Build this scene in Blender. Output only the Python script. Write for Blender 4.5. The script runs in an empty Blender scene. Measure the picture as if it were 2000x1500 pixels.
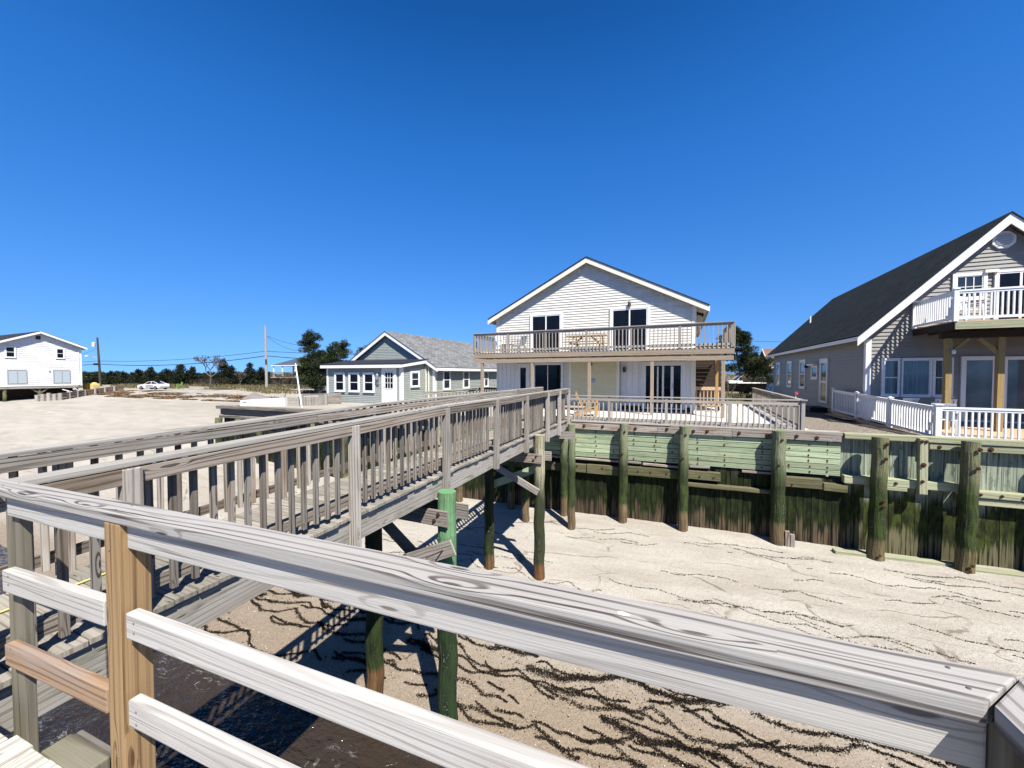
import bpy, bmesh, math, random
import numpy as np
from mathutils import Vector, Matrix, Euler, noise

rng = random.Random(7)
R = math.radians
scene = bpy.context.scene
COL = scene.collection

# ------------------------------------------------------------------ camera
F_PX = 750.0
PITCH = math.atan(20 / 750.0)
CZ = 1.7
cam_d = bpy.data.cameras.new('camera')
cam_d.sensor_width = 36.0
cam_d.lens = 36.0 * F_PX / 2000.0
cam_d.clip_start = 0.05
cam_d.clip_end = 6000
cam = bpy.data.objects.new('camera', cam_d)
cam.location = (0, 0, CZ)
cam.rotation_euler = (math.pi / 2 - PITCH, 0, 0)
COL.objects.link(cam)
scene.camera = cam


def ray(px, py):
    x = (px - 1000) / F_PX
    y = (750 - py) / F_PX
    dy = math.cos(PITCH) + y * math.sin(PITCH)
    return x / dy, (y * math.cos(PITCH) - math.sin(PITCH)) / dy


def at_d(px, py, d):
    u, v = ray(px, py)
    return Vector((u * d, d, CZ + v * d))


def at_z(px, py, z):
    u, v = ray(px, py)
    d = (z - CZ) / v
    return Vector((u * d, d, z))


# ------------------------------------------------------------------ mesh builder
class MB:
    """collects boards, tubes and plates; every piece gets its own grain offset and tone"""

    def __init__(self):
        self.v = []
        self.f = []
        self.uv = []
        self.rn = []

    def face(self, pts, uvs=None, rn=None):
        b = len(self.v)
        self.v += [tuple(p) for p in pts]
        self.f.append(list(range(b, b + len(pts))))
        if uvs is None:
            uvs = [(0, 0)] * len(pts)
        self.uv.append(uvs)
        self.rn.append(rn if rn is not None else (.5, .5))

    def bar(self, p, q, w, h, up=(0, 0, 1), rn=None, shift=(0, 0)):
        """beam from p to q, width w sideways, height h along up (p-q is the centre line)"""
        p = Vector(p); q = Vector(q)
        d = q - p
        L = d.length
        if L < 1e-6:
            return
        d.normalize()
        up = Vector(up)
        s = d.cross(up)
        if s.length < 1e-4:
            s = d.cross(Vector((1, 0, 0)))
        s.normalize()
        t = s.cross(d).normalized()
        if rn is None:
            rn = (rng.random(), rng.random())
        o = (rng.random() * 20, rng.random() * 20)
        c = []
        for e in (p, q):
            for a, b in ((-1, -1), (1, -1), (1, 1), (-1, 1)):
                c.append(e + s * (a * w / 2 + shift[0]) + t * (b * h / 2 + shift[1]))
        u0, u1 = o[0], o[0] + L
        vs = [0, w, w + h, 2 * w + h, 2 * w + 2 * h]
        for k in range(4):
            k2 = (k + 1) % 4
            self.face([c[k], c[4 + k], c[4 + k2], c[k2]],
                      [(u0, o[1] + vs[k]), (u1, o[1] + vs[k]), (u1, o[1] + vs[k + 1]), (u0, o[1] + vs[k + 1])], rn)
        for e in (0, 4):
            self.face([c[e], c[e + 1], c[e + 2], c[e + 3]],
                      [(u0, o[1]), (u0 + .02, o[1] + w), (u0 + h, o[1] + w), (u0 + h, o[1])], rn)
            if e == 4:
                self.f[-1].reverse(); self.uv[-1].reverse()

    def box(self, x0, x1, y0, y1, z0, z1, rn=None, axis=None):
        dx, dy, dz = x1 - x0, y1 - y0, z1 - z0
        cx, cy, cz = (x0 + x1) / 2, (y0 + y1) / 2, (z0 + z1) / 2
        if axis is None:
            axis = max((dx, 0), (dy, 1), (dz, 2))[1]
        if axis == 0:
            self.bar((x0, cy, cz), (x1, cy, cz), dy, dz, rn=rn)
        elif axis == 1:
            self.bar((cx, y0, cz), (cx, y1, cz), dx, dz, rn=rn)
        else:
            self.bar((cx, cy, z0), (cx, cy, z1), dx, dy, up=(0, 1, 0), rn=rn)

    def tube(self, pts, rads, n=12, cap=True, rn=None, jitter=0):
        if rn is None:
            rn = (rng.random(), rng.random())
        pts = [Vector(p) for p in pts]
        o = rng.random() * 20
        rings = []
        acc = [0]
        for i in range(1, len(pts)):
            acc.append(acc[-1] + (pts[i] - pts[i - 1]).length)
        ref = Vector((0.13, 0.07, 1)) if abs((pts[-1] - pts[0]).normalized().z) < .9 else Vector((1, .1, 0))
        for i, p in enumerate(pts):
            d = (pts[min(i + 1, len(pts) - 1)] - pts[max(i - 1, 0)]).normalized()
            s = d.cross(ref).normalized()
            t = s.cross(d)
            ring = []
            for k in range(n):
                a = 2 * math.pi * k / n
                r = rads[i] * (1 + jitter * (rng.random() - .5))
                ring.append(p + s * (r * math.cos(a)) + t * (r * math.sin(a)))
            rings.append(ring)
        for i in range(len(pts) - 1):
            for k in range(n):
                k2 = (k + 1) % n
                ra = rads[i]
                w = 2 * math.pi * ra / n
                self.face([rings[i][k], rings[i + 1][k], rings[i + 1][k2], rings[i][k2]],
                          [(o + acc[i], o + w * k), (o + acc[i + 1], o + w * k), (o + acc[i + 1], o + w * (k + 1)), (o + acc[i], o + w * (k + 1))], rn)
        if cap:
            self.face(list(reversed(rings[-1])), [(o + .01 * k, o) for k in range(n)], rn)
            self.face(rings[0], [(o + .01 * k, o) for k in range(n)], rn)

    def lathe(self, c, prof, n=12, rn=None):
        """prof: (r,z) list round the vertical axis through c"""
        self.tube([(c[0], c[1], c[2] + z) for r, z in prof], [max(r, 1e-3) for r, z in prof], n, True, rn)

    def prism(self, poly, y0, y1, rn=None):
        """poly of (x,z) extruded in y"""
        if rn is None:
            rn = (rng.random(), rng.random())
        a = [(x, y0, z) for x, z in poly]
        b = [(x, y1, z) for x, z in poly]
        self.face(a, [(x, z) for x, z in poly], rn)
        self.face(list(reversed(b)), [(x, z) for x, z in reversed(poly)], rn)
        n = len(poly)
        for i in range(n):
            j = (i + 1) % n
            l = math.hypot(poly[j][0] - poly[i][0], poly[j][1] - poly[i][1])
            self.face([a[j], a[i], b[i], b[j]], [(l, 0), (0, 0), (0, y1 - y0), (l, y1 - y0)], rn)

    def siding(self, poly, H, d=.016, off=0.0, gap=True):
        """lap siding on the plane y=0 facing -y; poly = convex (x,z) outline; real overlapping courses"""
        zmin = min(p[1] for p in poly)
        zmax = max(p[1] for p in poly)

        def span(z):
            xs = []
            n = len(poly)
            for i in range(n):
                (xa, za), (xb, zb) = poly[i], poly[(i + 1) % n]
                if za == zb:
                    if abs(za - z) < 1e-9:
                        xs += [xa, xb]
                    continue
                t = (z - za) / (zb - za)
                if -1e-9 <= t <= 1 + 1e-9:
                    xs.append(xa + t * (xb - xa))
            return min(xs), max(xs)

        zs = [zmin]
        z = zmin
        brk = sorted(set(p[1] for p in poly))
        while z < zmax - 1e-6:
            z = min(z + H, zmax)
            zs.append(z)
        for za, zb in zip(zs[:-1], zs[1:]):
            cuts = [za] + [b for b in brk if za + 1e-6 < b < zb - 1e-6] + [zb]
            rn = (rng.random(), rng.random())
            for a, b in zip(cuts[:-1], cuts[1:]):
                a0, a1 = span(a + 1e-7)
                b0, b1 = span(b - 1e-7)
                da = -off - d * (1 - (a - za) / H)
                db = -off - d * (1 - (b - za) / H)
                self.face([(a0, da, a), (a1, da, a), (b1, db, b), (b0, db, b)],
                          [(a0, a), (a1, a), (b1, b), (b0, b)], rn)
                if a == za:
                    self.face([(a0, -off + .002, a), (a1, -off + .002, a), (a1, da, a), (a0, da, a)],
                              [(a0, a), (a1, a), (a1, a), (a0, a)], rn)

    def build(self, name, mat=None, parent=None, loc=None, rot=None, bevel=0.0, smooth=False, weld=False):
        me = bpy.data.meshes.new(name)
        me.from_pydata(self.v, [], self.f)
        u = me.uv_layers.new(name='UVMap')
        r = me.uv_layers.new(name='tone')
        flat = []
        fr = []
        for uvs, rn in zip(self.uv, self.rn):
            for a in uvs:
                flat += a
                fr += rn
        u.data.foreach_set('uv', flat)
        r.data.foreach_set('uv', fr)
        if weld or bevel > 0:
            bm = bmesh.new()
            bm.from_mesh(me)
            bmesh.ops.remove_doubles(bm, verts=bm.verts, dist=1e-5)
            bmesh.ops.recalc_face_normals(bm, faces=bm.faces)
            if bevel > 0:
                ed = [e for e in bm.edges if len(e.link_faces) == 2 and e.calc_face_angle() > .5]
                bmesh.ops.bevel(bm, geom=ed, offset=bevel, segments=2, affect='EDGES', profile=.6)
            bm.to_mesh(me)
            bm.free()
        if smooth:
            me.polygons.foreach_set('use_smooth', [True] * len(me.polygons))
        me.update()
        if mat:
            me.materials.append(mat)
        o = bpy.data.objects.new(name, me)
        if loc is not None:
            o.location = loc
        if rot is not None:
            o.rotation_euler = rot if not isinstance(rot, (int, float)) else (0, 0, rot)
        if parent is not None:
            o.parent = parent
        COL.objects.link(o)
        return o


def tag(o, label=None, cat=None, group=None, kind=None):
    if label: o['label'] = label
    if cat: o['category'] = cat
    if group: o['group'] = group
    if kind: o['kind'] = kind
    return o


def thing(name, label, cat, loc=(0, 0, 0), rotz=0, group=None):
    o = bpy.data.objects.new(name, None)
    o.empty_display_size = .2
    o.location = loc
    o.rotation_euler = (0, 0, rotz)
    COL.objects.link(o)
    return tag(o, label, cat, group)


def inst(src, parent, loc, rotz=None):
    """a copy of a part sharing its mesh"""
    c = src.copy()
    COL.objects.link(c)
    c.parent = parent
    c.location = loc
    if rotz is not None:
        c.rotation_euler = (0, 0, rotz)
    return c


def copy_tree(o, parent=None):
    c = o.copy()
    COL.objects.link(c)
    c.parent = parent
    for ch in list(o.children):
        copy_tree(ch, c)
    return c


# ------------------------------------------------------------------ materials
class NT:
    def __init__(self, name, rough=.8, spec=.3):
        self.m = bpy.data.materials.new(name)
        self.m.use_nodes = True
        self.t = self.m.node_tree
        self.p = self.t.nodes['Principled BSDF']
        self.p.inputs['Roughness'].default_value = rough
        self.p.inputs['Specular IOR Level'].default_value = spec

    def n(self, typ, **kw):
        nd = self.t.nodes.new(typ)
        ins = kw.pop('ins', {})
        for k, v in kw.items():
            setattr(nd, k, v)
        for k, v in ins.items():
            s = nd.inputs[k]
            if isinstance(v, bpy.types.NodeSocket):
                self.t.links.new(v, s)
            else:
                s.default_value = v
        return nd

    def link(self, a, b):
        self.t.links.new(a, b)

    def math(self, op, a, b=0.0, c=None, clamp=False):
        ins = {0: a, 1: b}
        if c is not None: ins[2] = c
        return self.n('ShaderNodeMath', operation=op, use_clamp=clamp, ins=ins).outputs[0]

    def ss(self, x, lo, hi, a=0.0, b=1.0):
        return self.n('ShaderNodeMapRange', interpolation_type='SMOOTHSTEP', ins={0: x, 1: lo, 2: hi, 3: a, 4: b}).outputs[0]

    def mix(self, fac, a, b):
        nd = self.n('ShaderNodeMix', data_type='RGBA')
        for s, v in ((nd.inputs[0], fac), (nd.inputs[6], a), (nd.inputs[7], b)):
            if isinstance(v, bpy.types.NodeSocket):
                self.link(v, s)
            else:
                s.default_value = v if not isinstance(v, tuple) or len(v) == 4 else v + (1,)
        return nd.outputs[2]

    def mul(self, col, val):
        nd = self.n('ShaderNodeMix', data_type='RGBA', blend_type='MULTIPLY')
        nd.inputs[0].default_value = 1
        self.link(col, nd.inputs[6])
        cv = self.n('ShaderNodeCombineColor', ins={0: val, 1: val, 2: val}).outputs[0]
        self.link(cv, nd.inputs[7])
        return nd.outputs[2]

    def noise(self, vec, scale, detail=3, rough=.55, dist=0.0):
        return self.n('ShaderNodeTexNoise', ins={'Vector': vec, 'Scale': scale, 'Detail': detail, 'Roughness': rough, 'Distortion': dist}).outputs[0]

    alb = .60

    def base(self, col):
        if self.alb != 1:
            col = self.mul(col, self.alb)
        self.link(col, self.p.inputs['Base Color'])

    def bump(self, h, strength=.3, dist=.01):
        b = self.n('ShaderNodeBump', ins={'Height': h, 'Strength': strength, 'Distance': dist})
        self.link(b.outputs[0], self.p.inputs['Normal'])

    def uv(self, name='UVMap'):
        return self.n('ShaderNodeUVMap', uv_map=name).outputs[0]

    def scale(self, vec, s):
        return self.n('ShaderNodeMapping', ins={'Vector': vec, 'Scale': s}).outputs[0]

    def pos(self):
        return self.n('ShaderNodeNewGeometry').outputs['Position']

    def xyz(self, vec):
        o = self.n('ShaderNodeSeparateXYZ', ins={0: vec}).outputs
        return o[0], o[1], o[2]


def plain(name, col, rough=.6, spec=.4, var=.12, scale=6, metal=0.0):
    k = NT(name, rough, spec)
    k.alb = .74
    c = k.n('ShaderNodeTexCoord').outputs['Object']
    f = k.ss(k.noise(c, scale, 4), .3, .7, 1 - var, 1 + var * .5)
    rgb = k.n('ShaderNodeRGB'); rgb.outputs[0].default_value = col + (1,)
    k.base(k.mul(rgb.outputs[0], f))
    k.p.inputs['Metallic'].default_value = metal
    return k.m


def wood(name, light, dark, patch=None, patch_amt=.5, rings=26., contrast=.75, tone=.35, moss=0.0, knots=True, distort=3.0, bump=.35, crack=.5, n1v=4.5, line=.1, hue=0.0):
    """weathered board: UV u runs along the grain, v across it (metres)"""
    k = NT(name, .82, .25)
    uv = k.uv()
    tn = k.xyz(k.uv('tone'))
    u, v, _ = k.xyz(uv)
    # slow wander of the growth rings along the board
    n1 = k.noise(k.scale(uv, (.42, n1v, 1)), 1.0, 2, .45)
    ph = k.math('MULTIPLY_ADD', v, rings, k.math('MULTIPLY', n1, distort))
    kd = None
    if knots:
        vo = k.n('ShaderNodeTexVoronoi', voronoi_dimensions='2D', ins={'Vector': k.scale(uv, (1.9, 11, 1)), 'Scale': 1.0, 'Randomness': 1.0})
        kd = vo.outputs['Distance']
        kr = k.xyz(vo.outputs['Color'])[0]
        kon = k.math('GREATER_THAN', kr, .74)
        kd = k.math('ADD', kd, k.math('MULTIPLY', k.math('SUBTRACT', 1.0, kon), 2.0))
        ph = k.math('ADD', ph, k.ss(kd, .34, .0, 0.0, 1.5))
    w = k.math('SINE', k.math('MULTIPLY', ph, 6.2832))
    w = k.ss(w, line, 1.0)
    fine = k.noise(k.scale(uv, (2.2, 130, 1)), 1.0, 4, .6)
    mid = k.noise(k.scale(uv, (1.2, 22, 1)), 1.0, 3, .55)
    crk = k.ss(k.noise(k.scale(uv, (1.1, 75, 1)), 1.0, 2, .5), .63, .70)
    g = k.math('MULTIPLY', w, k.ss(mid, .3, .7, .25, 1.0))
    g = k.math('ADD', k.math('MULTIPLY', g, contrast), k.math('MULTIPLY', k.math('SUBTRACT', fine, .45), .55))
    g = k.math('ADD', g, k.math('MULTIPLY', crk, crack))
    if knots:
        g = k.math('ADD', g, k.ss(kd, .075, .03, 0, .9))
    g = k.math('MULTIPLY', g, 1.0, clamp=True)
    col = k.mix(g, light, dark)
    if patch:
        pf = k.ss(k.noise(k.scale(uv, (1.1, 5, 1)), 1.0, 3, .6), .46, .68)
        pf = k.math('MULTIPLY', pf, k.ss(tn[1], .15, .85, patch_amt * .3, patch_amt))
        col = k.mix(pf, col, k.mix(g, patch, tuple(c * .45 for c in patch)))
    if moss:
        mf = k.math('MULTIPLY', k.ss(k.noise(k.scale(uv, (2.0, 7, 1)), 1.0, 4, .65), .52, .72), moss)
        col = k.mix(mf, col, (.105, .115, .045))
    tf = k.n('ShaderNodeMapRange', ins={0: tn[0], 1: 0.0, 2: 1.0, 3: 1 - tone, 4: 1 + tone * .25}).outputs[0]
    if True:
        oi = k.n('ShaderNodeObjectInfo').outputs['Random']
        if patch and hue:
            col = k.mix(k.math('MULTIPLY', k.ss(k.math('FRACT', k.math('MULTIPLY', oi, 7.31)), .35, 1.0), hue), col, k.mix(g, tuple(c * 1.15 for c in patch), tuple(c * .3 for c in patch)))
        tf = k.math('MULTIPLY', tf, k.n('ShaderNodeMapRange', ins={0: oi, 1: 0.0, 2: 1.0, 3: 1 - tone * .55, 4: 1.05}).outputs[0])
    k.base(k.mul(col, tf))
    k.bump(k.math('MULTIPLY', k.math('ADD', g, fine), -1), bump, .004)
    return k.m


def pile_mat(name, top, mid, bottom, z_alg=(-1.0, -2.75), algae=(.045, .072, .012), alg_amt=.94, barn=True):
    """round timber: bare top, green algae band, bare foot; bands sit at real tide heights"""
    k = NT(name, .85, .2)
    uv = k.uv()
    x, y, z = k.xyz(k.pos())
    str_ = k.noise(k.scale(uv, (.8, 26, 1)), 1.0, 4, .6)
    blot = k.noise(k.scale(uv, (1.4, 6, 1)), 1.0, 4, .65)
    fine = k.noise(k.scale(uv, (6, 60, 1)), 1.0, 3, .6)
    zz = k.math('ADD', z, k.math('MULTIPLY', k.math('SUBTRACT', blot, .5), 1.1))
    base = k.mix(k.ss(str_, .35, .68), top, mid)
    base = k.mix(k.ss(fine, .56, .7, 0, .8), base, (.02, .016, .012))
    base = k.mix(k.ss(k.noise(k.scale(uv, (.6, 70, 1)), 1.0, 3, .6), .56, .66, 0, .85), base, (.03, .024, .017))
    ag = k.mix(k.ss(blot, .40, .60), algae, tuple(c * .28 for c in algae))
    ag = k.mix(k.ss(str_, .60, .70, 0, .8), ag, (.14, .125, .08))
    up = k.ss(zz, z_alg[0] + .55, z_alg[0] - .45)
    col = k.mix(k.math('MULTIPLY', up, alg_amt), base, ag)
    zb = k.math('ADD', z, k.math('MULTIPLY', k.math('SUBTRACT', str_, .5), .35))
    dn = k.ss(zb, z_alg[1] + .08, z_alg[1] - .1)
    col = k.mix(dn, col, k.mix(k.ss(str_, .35, .65), bottom, tuple(c * .4 for c in bottom)))
    if barn:
        vo = k.n('ShaderNodeTexVoronoi', ins={'Vector': k.scale(uv, (34, 34, 1)), 'Scale': 1.0}).outputs['Distance']
        bf = k.math('MULTIPLY', k.ss(vo, .26, .18), k.math('MULTIPLY', k.ss(z, -1.5, -2.2), k.ss(blot, .5, .62)))
        col = k.mix(bf, col, (.42, .4, .33))
    k.base(col)
    k.bump(k.math('ADD', str_, fine), .9, .02)
    return k.m


def sheet_mat(name, upper, algae, bare, z1, z2):
    """vertical sheet boards: upper weathered, algae in the tide band, bare and ragged below"""
    k = NT(name, .85, .2)
    uv = k.uv()
    tn = k.xyz(k.uv('tone'))
    x, y, z = k.xyz(k.pos())
    st = k.noise(k.scale(uv, (.5, 16, 1)), 1.0, 4, .6)
    bl = k.noise(k.scale(uv, (2.2, 6, 1)), 1.0, 4, .65)
    fine = k.noise(k.scale(uv, (3, 80, 1)), 1.0, 3, .6)
    zz = k.math('ADD', z, k.math('MULTIPLY', k.math('SUBTRACT', st, .5), 1.3))
    zz = k.math('ADD', zz, k.math('MULTIPLY', k.math('SUBTRACT', tn[0], .5), .5))
    up = k.mix(k.ss(st, .35, .65), upper, tuple(c * .42 for c in upper))
    up = k.mix(k.ss(bl, .5, .68, 0, .75), up, (.07, .08, .045))
    al = k.mix(k.ss(bl, .36, .62), algae, tuple(c * .22 for c in algae))
    lo = k.mix(k.ss(st, .46, .58), bare, tuple(c * .13 for c in bare))
    col = k.mix(k.ss(zz, z1 + .25, z1 - .2), up, al)
    col = k.mix(k.ss(zz, z2 + .16, z2 - .1), col, lo)
    col = k.mix(k.ss(st, .62, .7, 0, .9), col, (.012, .010, .007))
    k.base(k.mul(col, k.n('ShaderNodeMapRange', ins={0: tn[1], 3: .65, 4: 1.1}).outputs[0]))
    k.bump(k.math('ADD', st, fine), .5, .01)
    return k.m


def shingle(name, a, b, row=.14, tab=.3):
    k = NT(name, .9, .15)
    uv = k.uv()
    br = k.n('ShaderNodeTexBrick', offset=.5, ins={'Vector': uv, 'Color1': (1, 1, 1, 1), 'Color2': (.45, .45, .45, 1), 'Mortar': (.12, .12, .12, 1), 'Scale': 1.0,
             'Mortar Size': .014, 'Mortar Smooth': .3, 'Bias': 0.0, 'Brick Width': tab, 'Row Height': row})
    g = k.noise(k.scale(uv, (60, 60, 1)), 1.0, 2, .6)
    bl = k.noise(k.scale(uv, (.8, .8, 1)), 1.0, 3, .6)
    bw = k.n('ShaderNodeRGBToBW', ins={0: br.outputs[0]}).outputs[0]
    f = k.math('ADD', k.math('MULTIPLY', bw, .75), k.math('MULTIPLY', k.math('SUBTRACT', g, .4), .5))
    f = k.math('ADD', f, k.math('MULTIPLY', k.math('SUBTRACT', bl, .5), .5), clamp=True)
    k.base(k.mix(f, a, b))
    k.bump(bw, .6, .02)
    return k.m


def vinyl(name, col, var=.1, rough=.55):
    """siding plastic, faint weathering streaks and per-course tone"""
    k = NT(name, rough, .35)
    k.alb = .74
    uv = k.uv()
    tn = k.xyz(k.uv('tone'))
    n = k.noise(k.scale(uv, (1.3, 5, 1)), 1.0, 4, .6)
    g = k.noise(k.scale(uv, (5, .6, 1)), 1.0, 3, .6)
    f = k.math('ADD', k.ss(n, .3, .7, 1 - var, 1.0), k.math('MULTIPLY', k.math('SUBTRACT', tn[0], .5), var * .5))
    f = k.math('MULTIPLY', f, k.ss(g, .35, .6, 1 - var * .5, 1.0))
    rgb = k.n('ShaderNodeRGB'); rgb.outputs[0].default_value = col + (1,)
    k.base(k.mul(rgb.outputs[0], f))
    return k.m


def dark_glass(name, col=(.012, .014, .018), rough=.04, spec=.5):
    k = NT(name, rough, spec)
    c = k.n('ShaderNodeTexCoord').outputs['Object']
    n = k.noise(c, 1.3, 2)
    k.base(k.mix(k.ss(n, .35, .7), col, tuple(x * 1.8 for x in col)))
    k.bump(k.noise(c, 2.2, 1), .04, .02)
    return k.m


def thin_glass(name, tint=(.75, .82, .86)):
    k = NT(name)
    nt = k.t
    tr = k.n('ShaderNodeBsdfTransparent', ins={0: tint + (1,)})
    gl = k.n('ShaderNodeBsdfGlossy', ins={'Color': (.9, .95, 1, 1), 'Roughness': .03})
    fr = k.n('ShaderNodeFresnel', ins={0: 1.5})
    mx = k.n('ShaderNodeMixShader', ins={0: k.math('MULTIPLY_ADD', fr.outputs[0], .8, .02), 1: tr.outputs[0], 2: gl.outputs[0]})
    k.link(mx.outputs[0], nt.nodes['Material Output'].inputs[0])
    return k.m


def curtain_mat(name, col):
    k = NT(name, .9, .1)
    uv = k.uv()
    n = k.noise(k.scale(uv, (14, .4, 1)), 1.0, 3, .6)
    k.base(k.mix(k.ss(n, .35, .65), col, tuple(c * .7 for c in col)))
    return k.m


def foliage(name, a, b, c=None):
    k = NT(name, .75, .2)
    tn = k.xyz(k.uv('tone'))
    col = k.mix(k.ss(tn[0], .1, .9), a, b)
    if c:
        col = k.mix(k.ss(tn[1], .8, .98), col, c)
    k.base(col)
    return k.m


def rust_mat():
    k = NT('rusty_iron', .85, .3)
    c = k.n('ShaderNodeTexCoord').outputs['Object']
    n = k.noise(c, 30, 4)
    k.base(k.mix(k.ss(n, .35, .65), (.11, .035, .012), (.03, .015, .01)))
    k.bump(n, .4, .01)
    return k.m


M = {}
M['near'] = wood('silvery_rail_wood', (.44, .42, .395), (.07, .056, .052), patch=(.33, .30, .28), patch_amt=.5, rings=30, contrast=.95, tone=.06, distort=8.0, crack=.7, n1v=6, line=.25)
M['near_lower'] = wood('pale_rail_wood', (.57, .55, .515), (.20, .17, .15), patch=(.45, .41, .375), patch_amt=.6, rings=22, contrast=.5, tone=.06, distort=8.0, crack=.5, n1v=6, line=.3)
M['fresh'] = wood('yellow_pine_post', (.42, .275, .135), (.14, .07, .028), rings=30, contrast=.9, tone=.08, knots=True, distort=2.0, crack=.3)
M['brown'] = wood('brown_pine_rail', (.40, .265, .165), (.17, .095, .05), patch=(.36, .30, .27), patch_amt=.9, rings=30, contrast=.8, tone=.05, distort=5.0)
M['greypost'] = wood('grey_green_post_wood', (.25, .225, .17), (.09, .075, .05), patch=(.18, .185, .105), patch_amt=.8, rings=16, contrast=.6, tone=.1, distort=5.0)
M['weather'] = wood('weathered_grey_wood', (.56, .515, .455), (.055, .040, .03), patch=(.30, .20, .12), patch_amt=.85, rings=22, contrast=.9, tone=.55, moss=.25, hue=.4, crack=.8)
M['weather_cap'] = wood('mossy_cap_wood', (.53, .50, .45), (.09, .07, .055), patch=(.34, .285, .21), patch_amt=.5, rings=24, contrast=.55, tone=.2, moss=.6)
M['walk_deck'] = wood('walkway_plank_wood', (.47, .435, .37), (.12, .10, .075), patch=(.29, .245, .19), patch_amt=.6, rings=22, contrast=.55, tone=.35, moss=.35)
M['pier_deck'] = wood('pale_pier_plank_wood', (.72, .675, .60), (.16, .13, .10), rings=20, contrast=.5, tone=.18, knots=True)
M['deck'] = wood('bleached_deck_wood', (.80, .76, .70), (.26, .22, .19), rings=14, contrast=.4, tone=.2, knots=False)
M['railwood'] = wood('bleached_rail_wood', (.50, .46, .405), (.12, .095, .075), patch=(.36, .295, .23), patch_amt=.5, rings=20, contrast=.5, tone=.25, knots=False)
M['balcony'] = wood('balcony_grey_wood', (.53, .48, .42), (.11, .085, .065), patch=(.44, .34, .25), patch_amt=.7, rings=20, contrast=.6, tone=.3, knots=False)
M['beam'] = wood('balcony_beam_wood', (.52, .42, .31), (.15, .105, .07), patch=(.42, .29, .18), patch_amt=.6, rings=20, contrast=.6, tone=.2)
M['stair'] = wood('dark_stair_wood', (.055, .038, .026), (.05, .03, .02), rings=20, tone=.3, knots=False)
M['green'] = wood('green_treated_plank', (.55, .66, .42), (.2, .28, .16), patch=(.66, .67, .43), patch_amt=.85, rings=12, contrast=.6, tone=.35, knots=True, distort=4, moss=.45, crack=.8)
M['green_wale'] = wood('pale_green_timber', (.50, .50, .32), (.13, .125, .07), patch=(.36, .46, .28), patch_amt=.8, rings=14, contrast=.6, tone=.2)
M['rot'] = wood('rotten_grey_timber', (.54, .48, .41), (.06, .04, .028), patch=(.26, .13, .07), patch_amt=.85, rings=14, contrast=.75, tone=.3)
M['mossbeam'] = wood('mossy_timber', (.20, .18, .095), (.06, .05, .03), patch=(.085, .12, .03), patch_amt=.9, rings=12, contrast=.7, tone=.3, moss=.6)
M['oldbeam'] = wood('dark_bulkhead_timber', (.22, .2, .17), (.035, .03, .026), patch=(.4, .38, .34), patch_amt=.7, rings=10, contrast=.9, tone=.4)
M['tan_post'] = wood('tan_treated_post', (.48, .34, .14), (.2, .13, .05), rings=14, contrast=.4, tone=.1)
M['tan_deck'] = wood('orange_tan_deck_wood', (.80, .56, .36), (.42, .26, .15), rings=14, contrast=.4, tone=.15, knots=False)
M['orange'] = wood('orange_pine', (.60, .36, .13), (.34, .17, .06), rings=16, contrast=.4, tone=.15, knots=False)
M['yellowpine'] = wood('yellow_pine_table', (.66, .44, .18), (.40, .24, .09), rings=16, contrast=.4, tone=.12, knots=False)
M['pole'] = wood('utility_pole_wood', (.47, .45, .41), (.2, .18, .16), rings=6, contrast=.5, tone=.1, knots=False)
M['pole_dark'] = wood('tarred_pole_wood', (.085, .07, .055), (.035, .03, .025), rings=6, contrast=.5, tone=.1, knots=False)
M['pile_g'] = pile_mat('green_pile_wood', (.19, .245, .13), (.32, .30, .20), (.24, .17, .09), (-1.15, -2.75))
M['pile_right'] = pile_mat('olive_pile_wood', (.155, .175, .08), (.27, .245, .135), (.25, .20, .09), (-1.25, -2.85), algae=(.045, .075, .012))
M['pile_fresh'] = pile_mat('fresh_green_pile_wood', (.14, .315, .145), (.215, .375, .19), (.06, .065, .03), (-1.75, -4.6), algae=(.022, .04, .010))
M['pile_pale'] = pile_mat('pale_bleached_pile_wood', (.56, .545, .38), (.30, .24, .15), (.28, .13, .05), (-1.15, -3.2), algae=(.025, .04, .008))
M['pile_dark'] = pile_mat('dark_wet_pile_wood', (.06, .05, .04), (.03, .028, .02), (.22, .12, .05), (-1.1, -3.25), algae=(.03, .05, .010))
M['sheet_a'] = sheet_mat('dark_sheet_board', (.06, .056, .04), (.028, .042, .007), (.14, .10, .06), -1.4, -3.02)
M['sheet_b'] = sheet_mat('olive_sheet_board', (.46, .52, .39), (.055, .072, .010), (.17, .155, .08), -1.75, -2.9)
M['rust'] = rust_mat()
M['steel'] = plain('galvanised_steel', (.5, .5, .5), .4, .5, metal=.8)
M['cream'] = vinyl('cream_siding', (.76, .73, .655), .14)
M['cream_yellow'] = vinyl('buttery_siding', (.72, .66, .44), .08)
M['white_panel'] = vinyl('white_panel_paint', (.78, .78, .79), .06)
M['white'] = plain('white_paint', (.80, .80, .79), .5, .4, .05)
M['white_vinyl'] = plain('white_vinyl', (.82, .83, .83), .4, .5, .03)
M['cream_trim'] = plain('cream_trim_paint', (.80, .76, .64), .5, .4, .05)
M['grey_siding'] = vinyl('grey_siding', (.30, .29, .26), .1)
M['cot_siding'] = vinyl('pale_green_grey_siding', (.335, .362, .33), .12)
M['white_siding'] = vinyl('white_siding', (.80, .79, .78), .13)
M['roof_black'] = shingle('black_green_shingle', (.003, .0045, .005), (.034, .043, .042), .19, .45)
M['roof_navy'] = shingle('dark_navy_shingle', (.02, .02, .03), (.05, .05, .065))
M['roof_grey'] = shingle('mottled_grey_shingle', (.05, .052, .054), (.34, .345, .35), .16, .4)
M['roof_blue'] = shingle('blue_grey_shingle', (.05, .07, .10), (.10, .13, .17))
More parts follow.
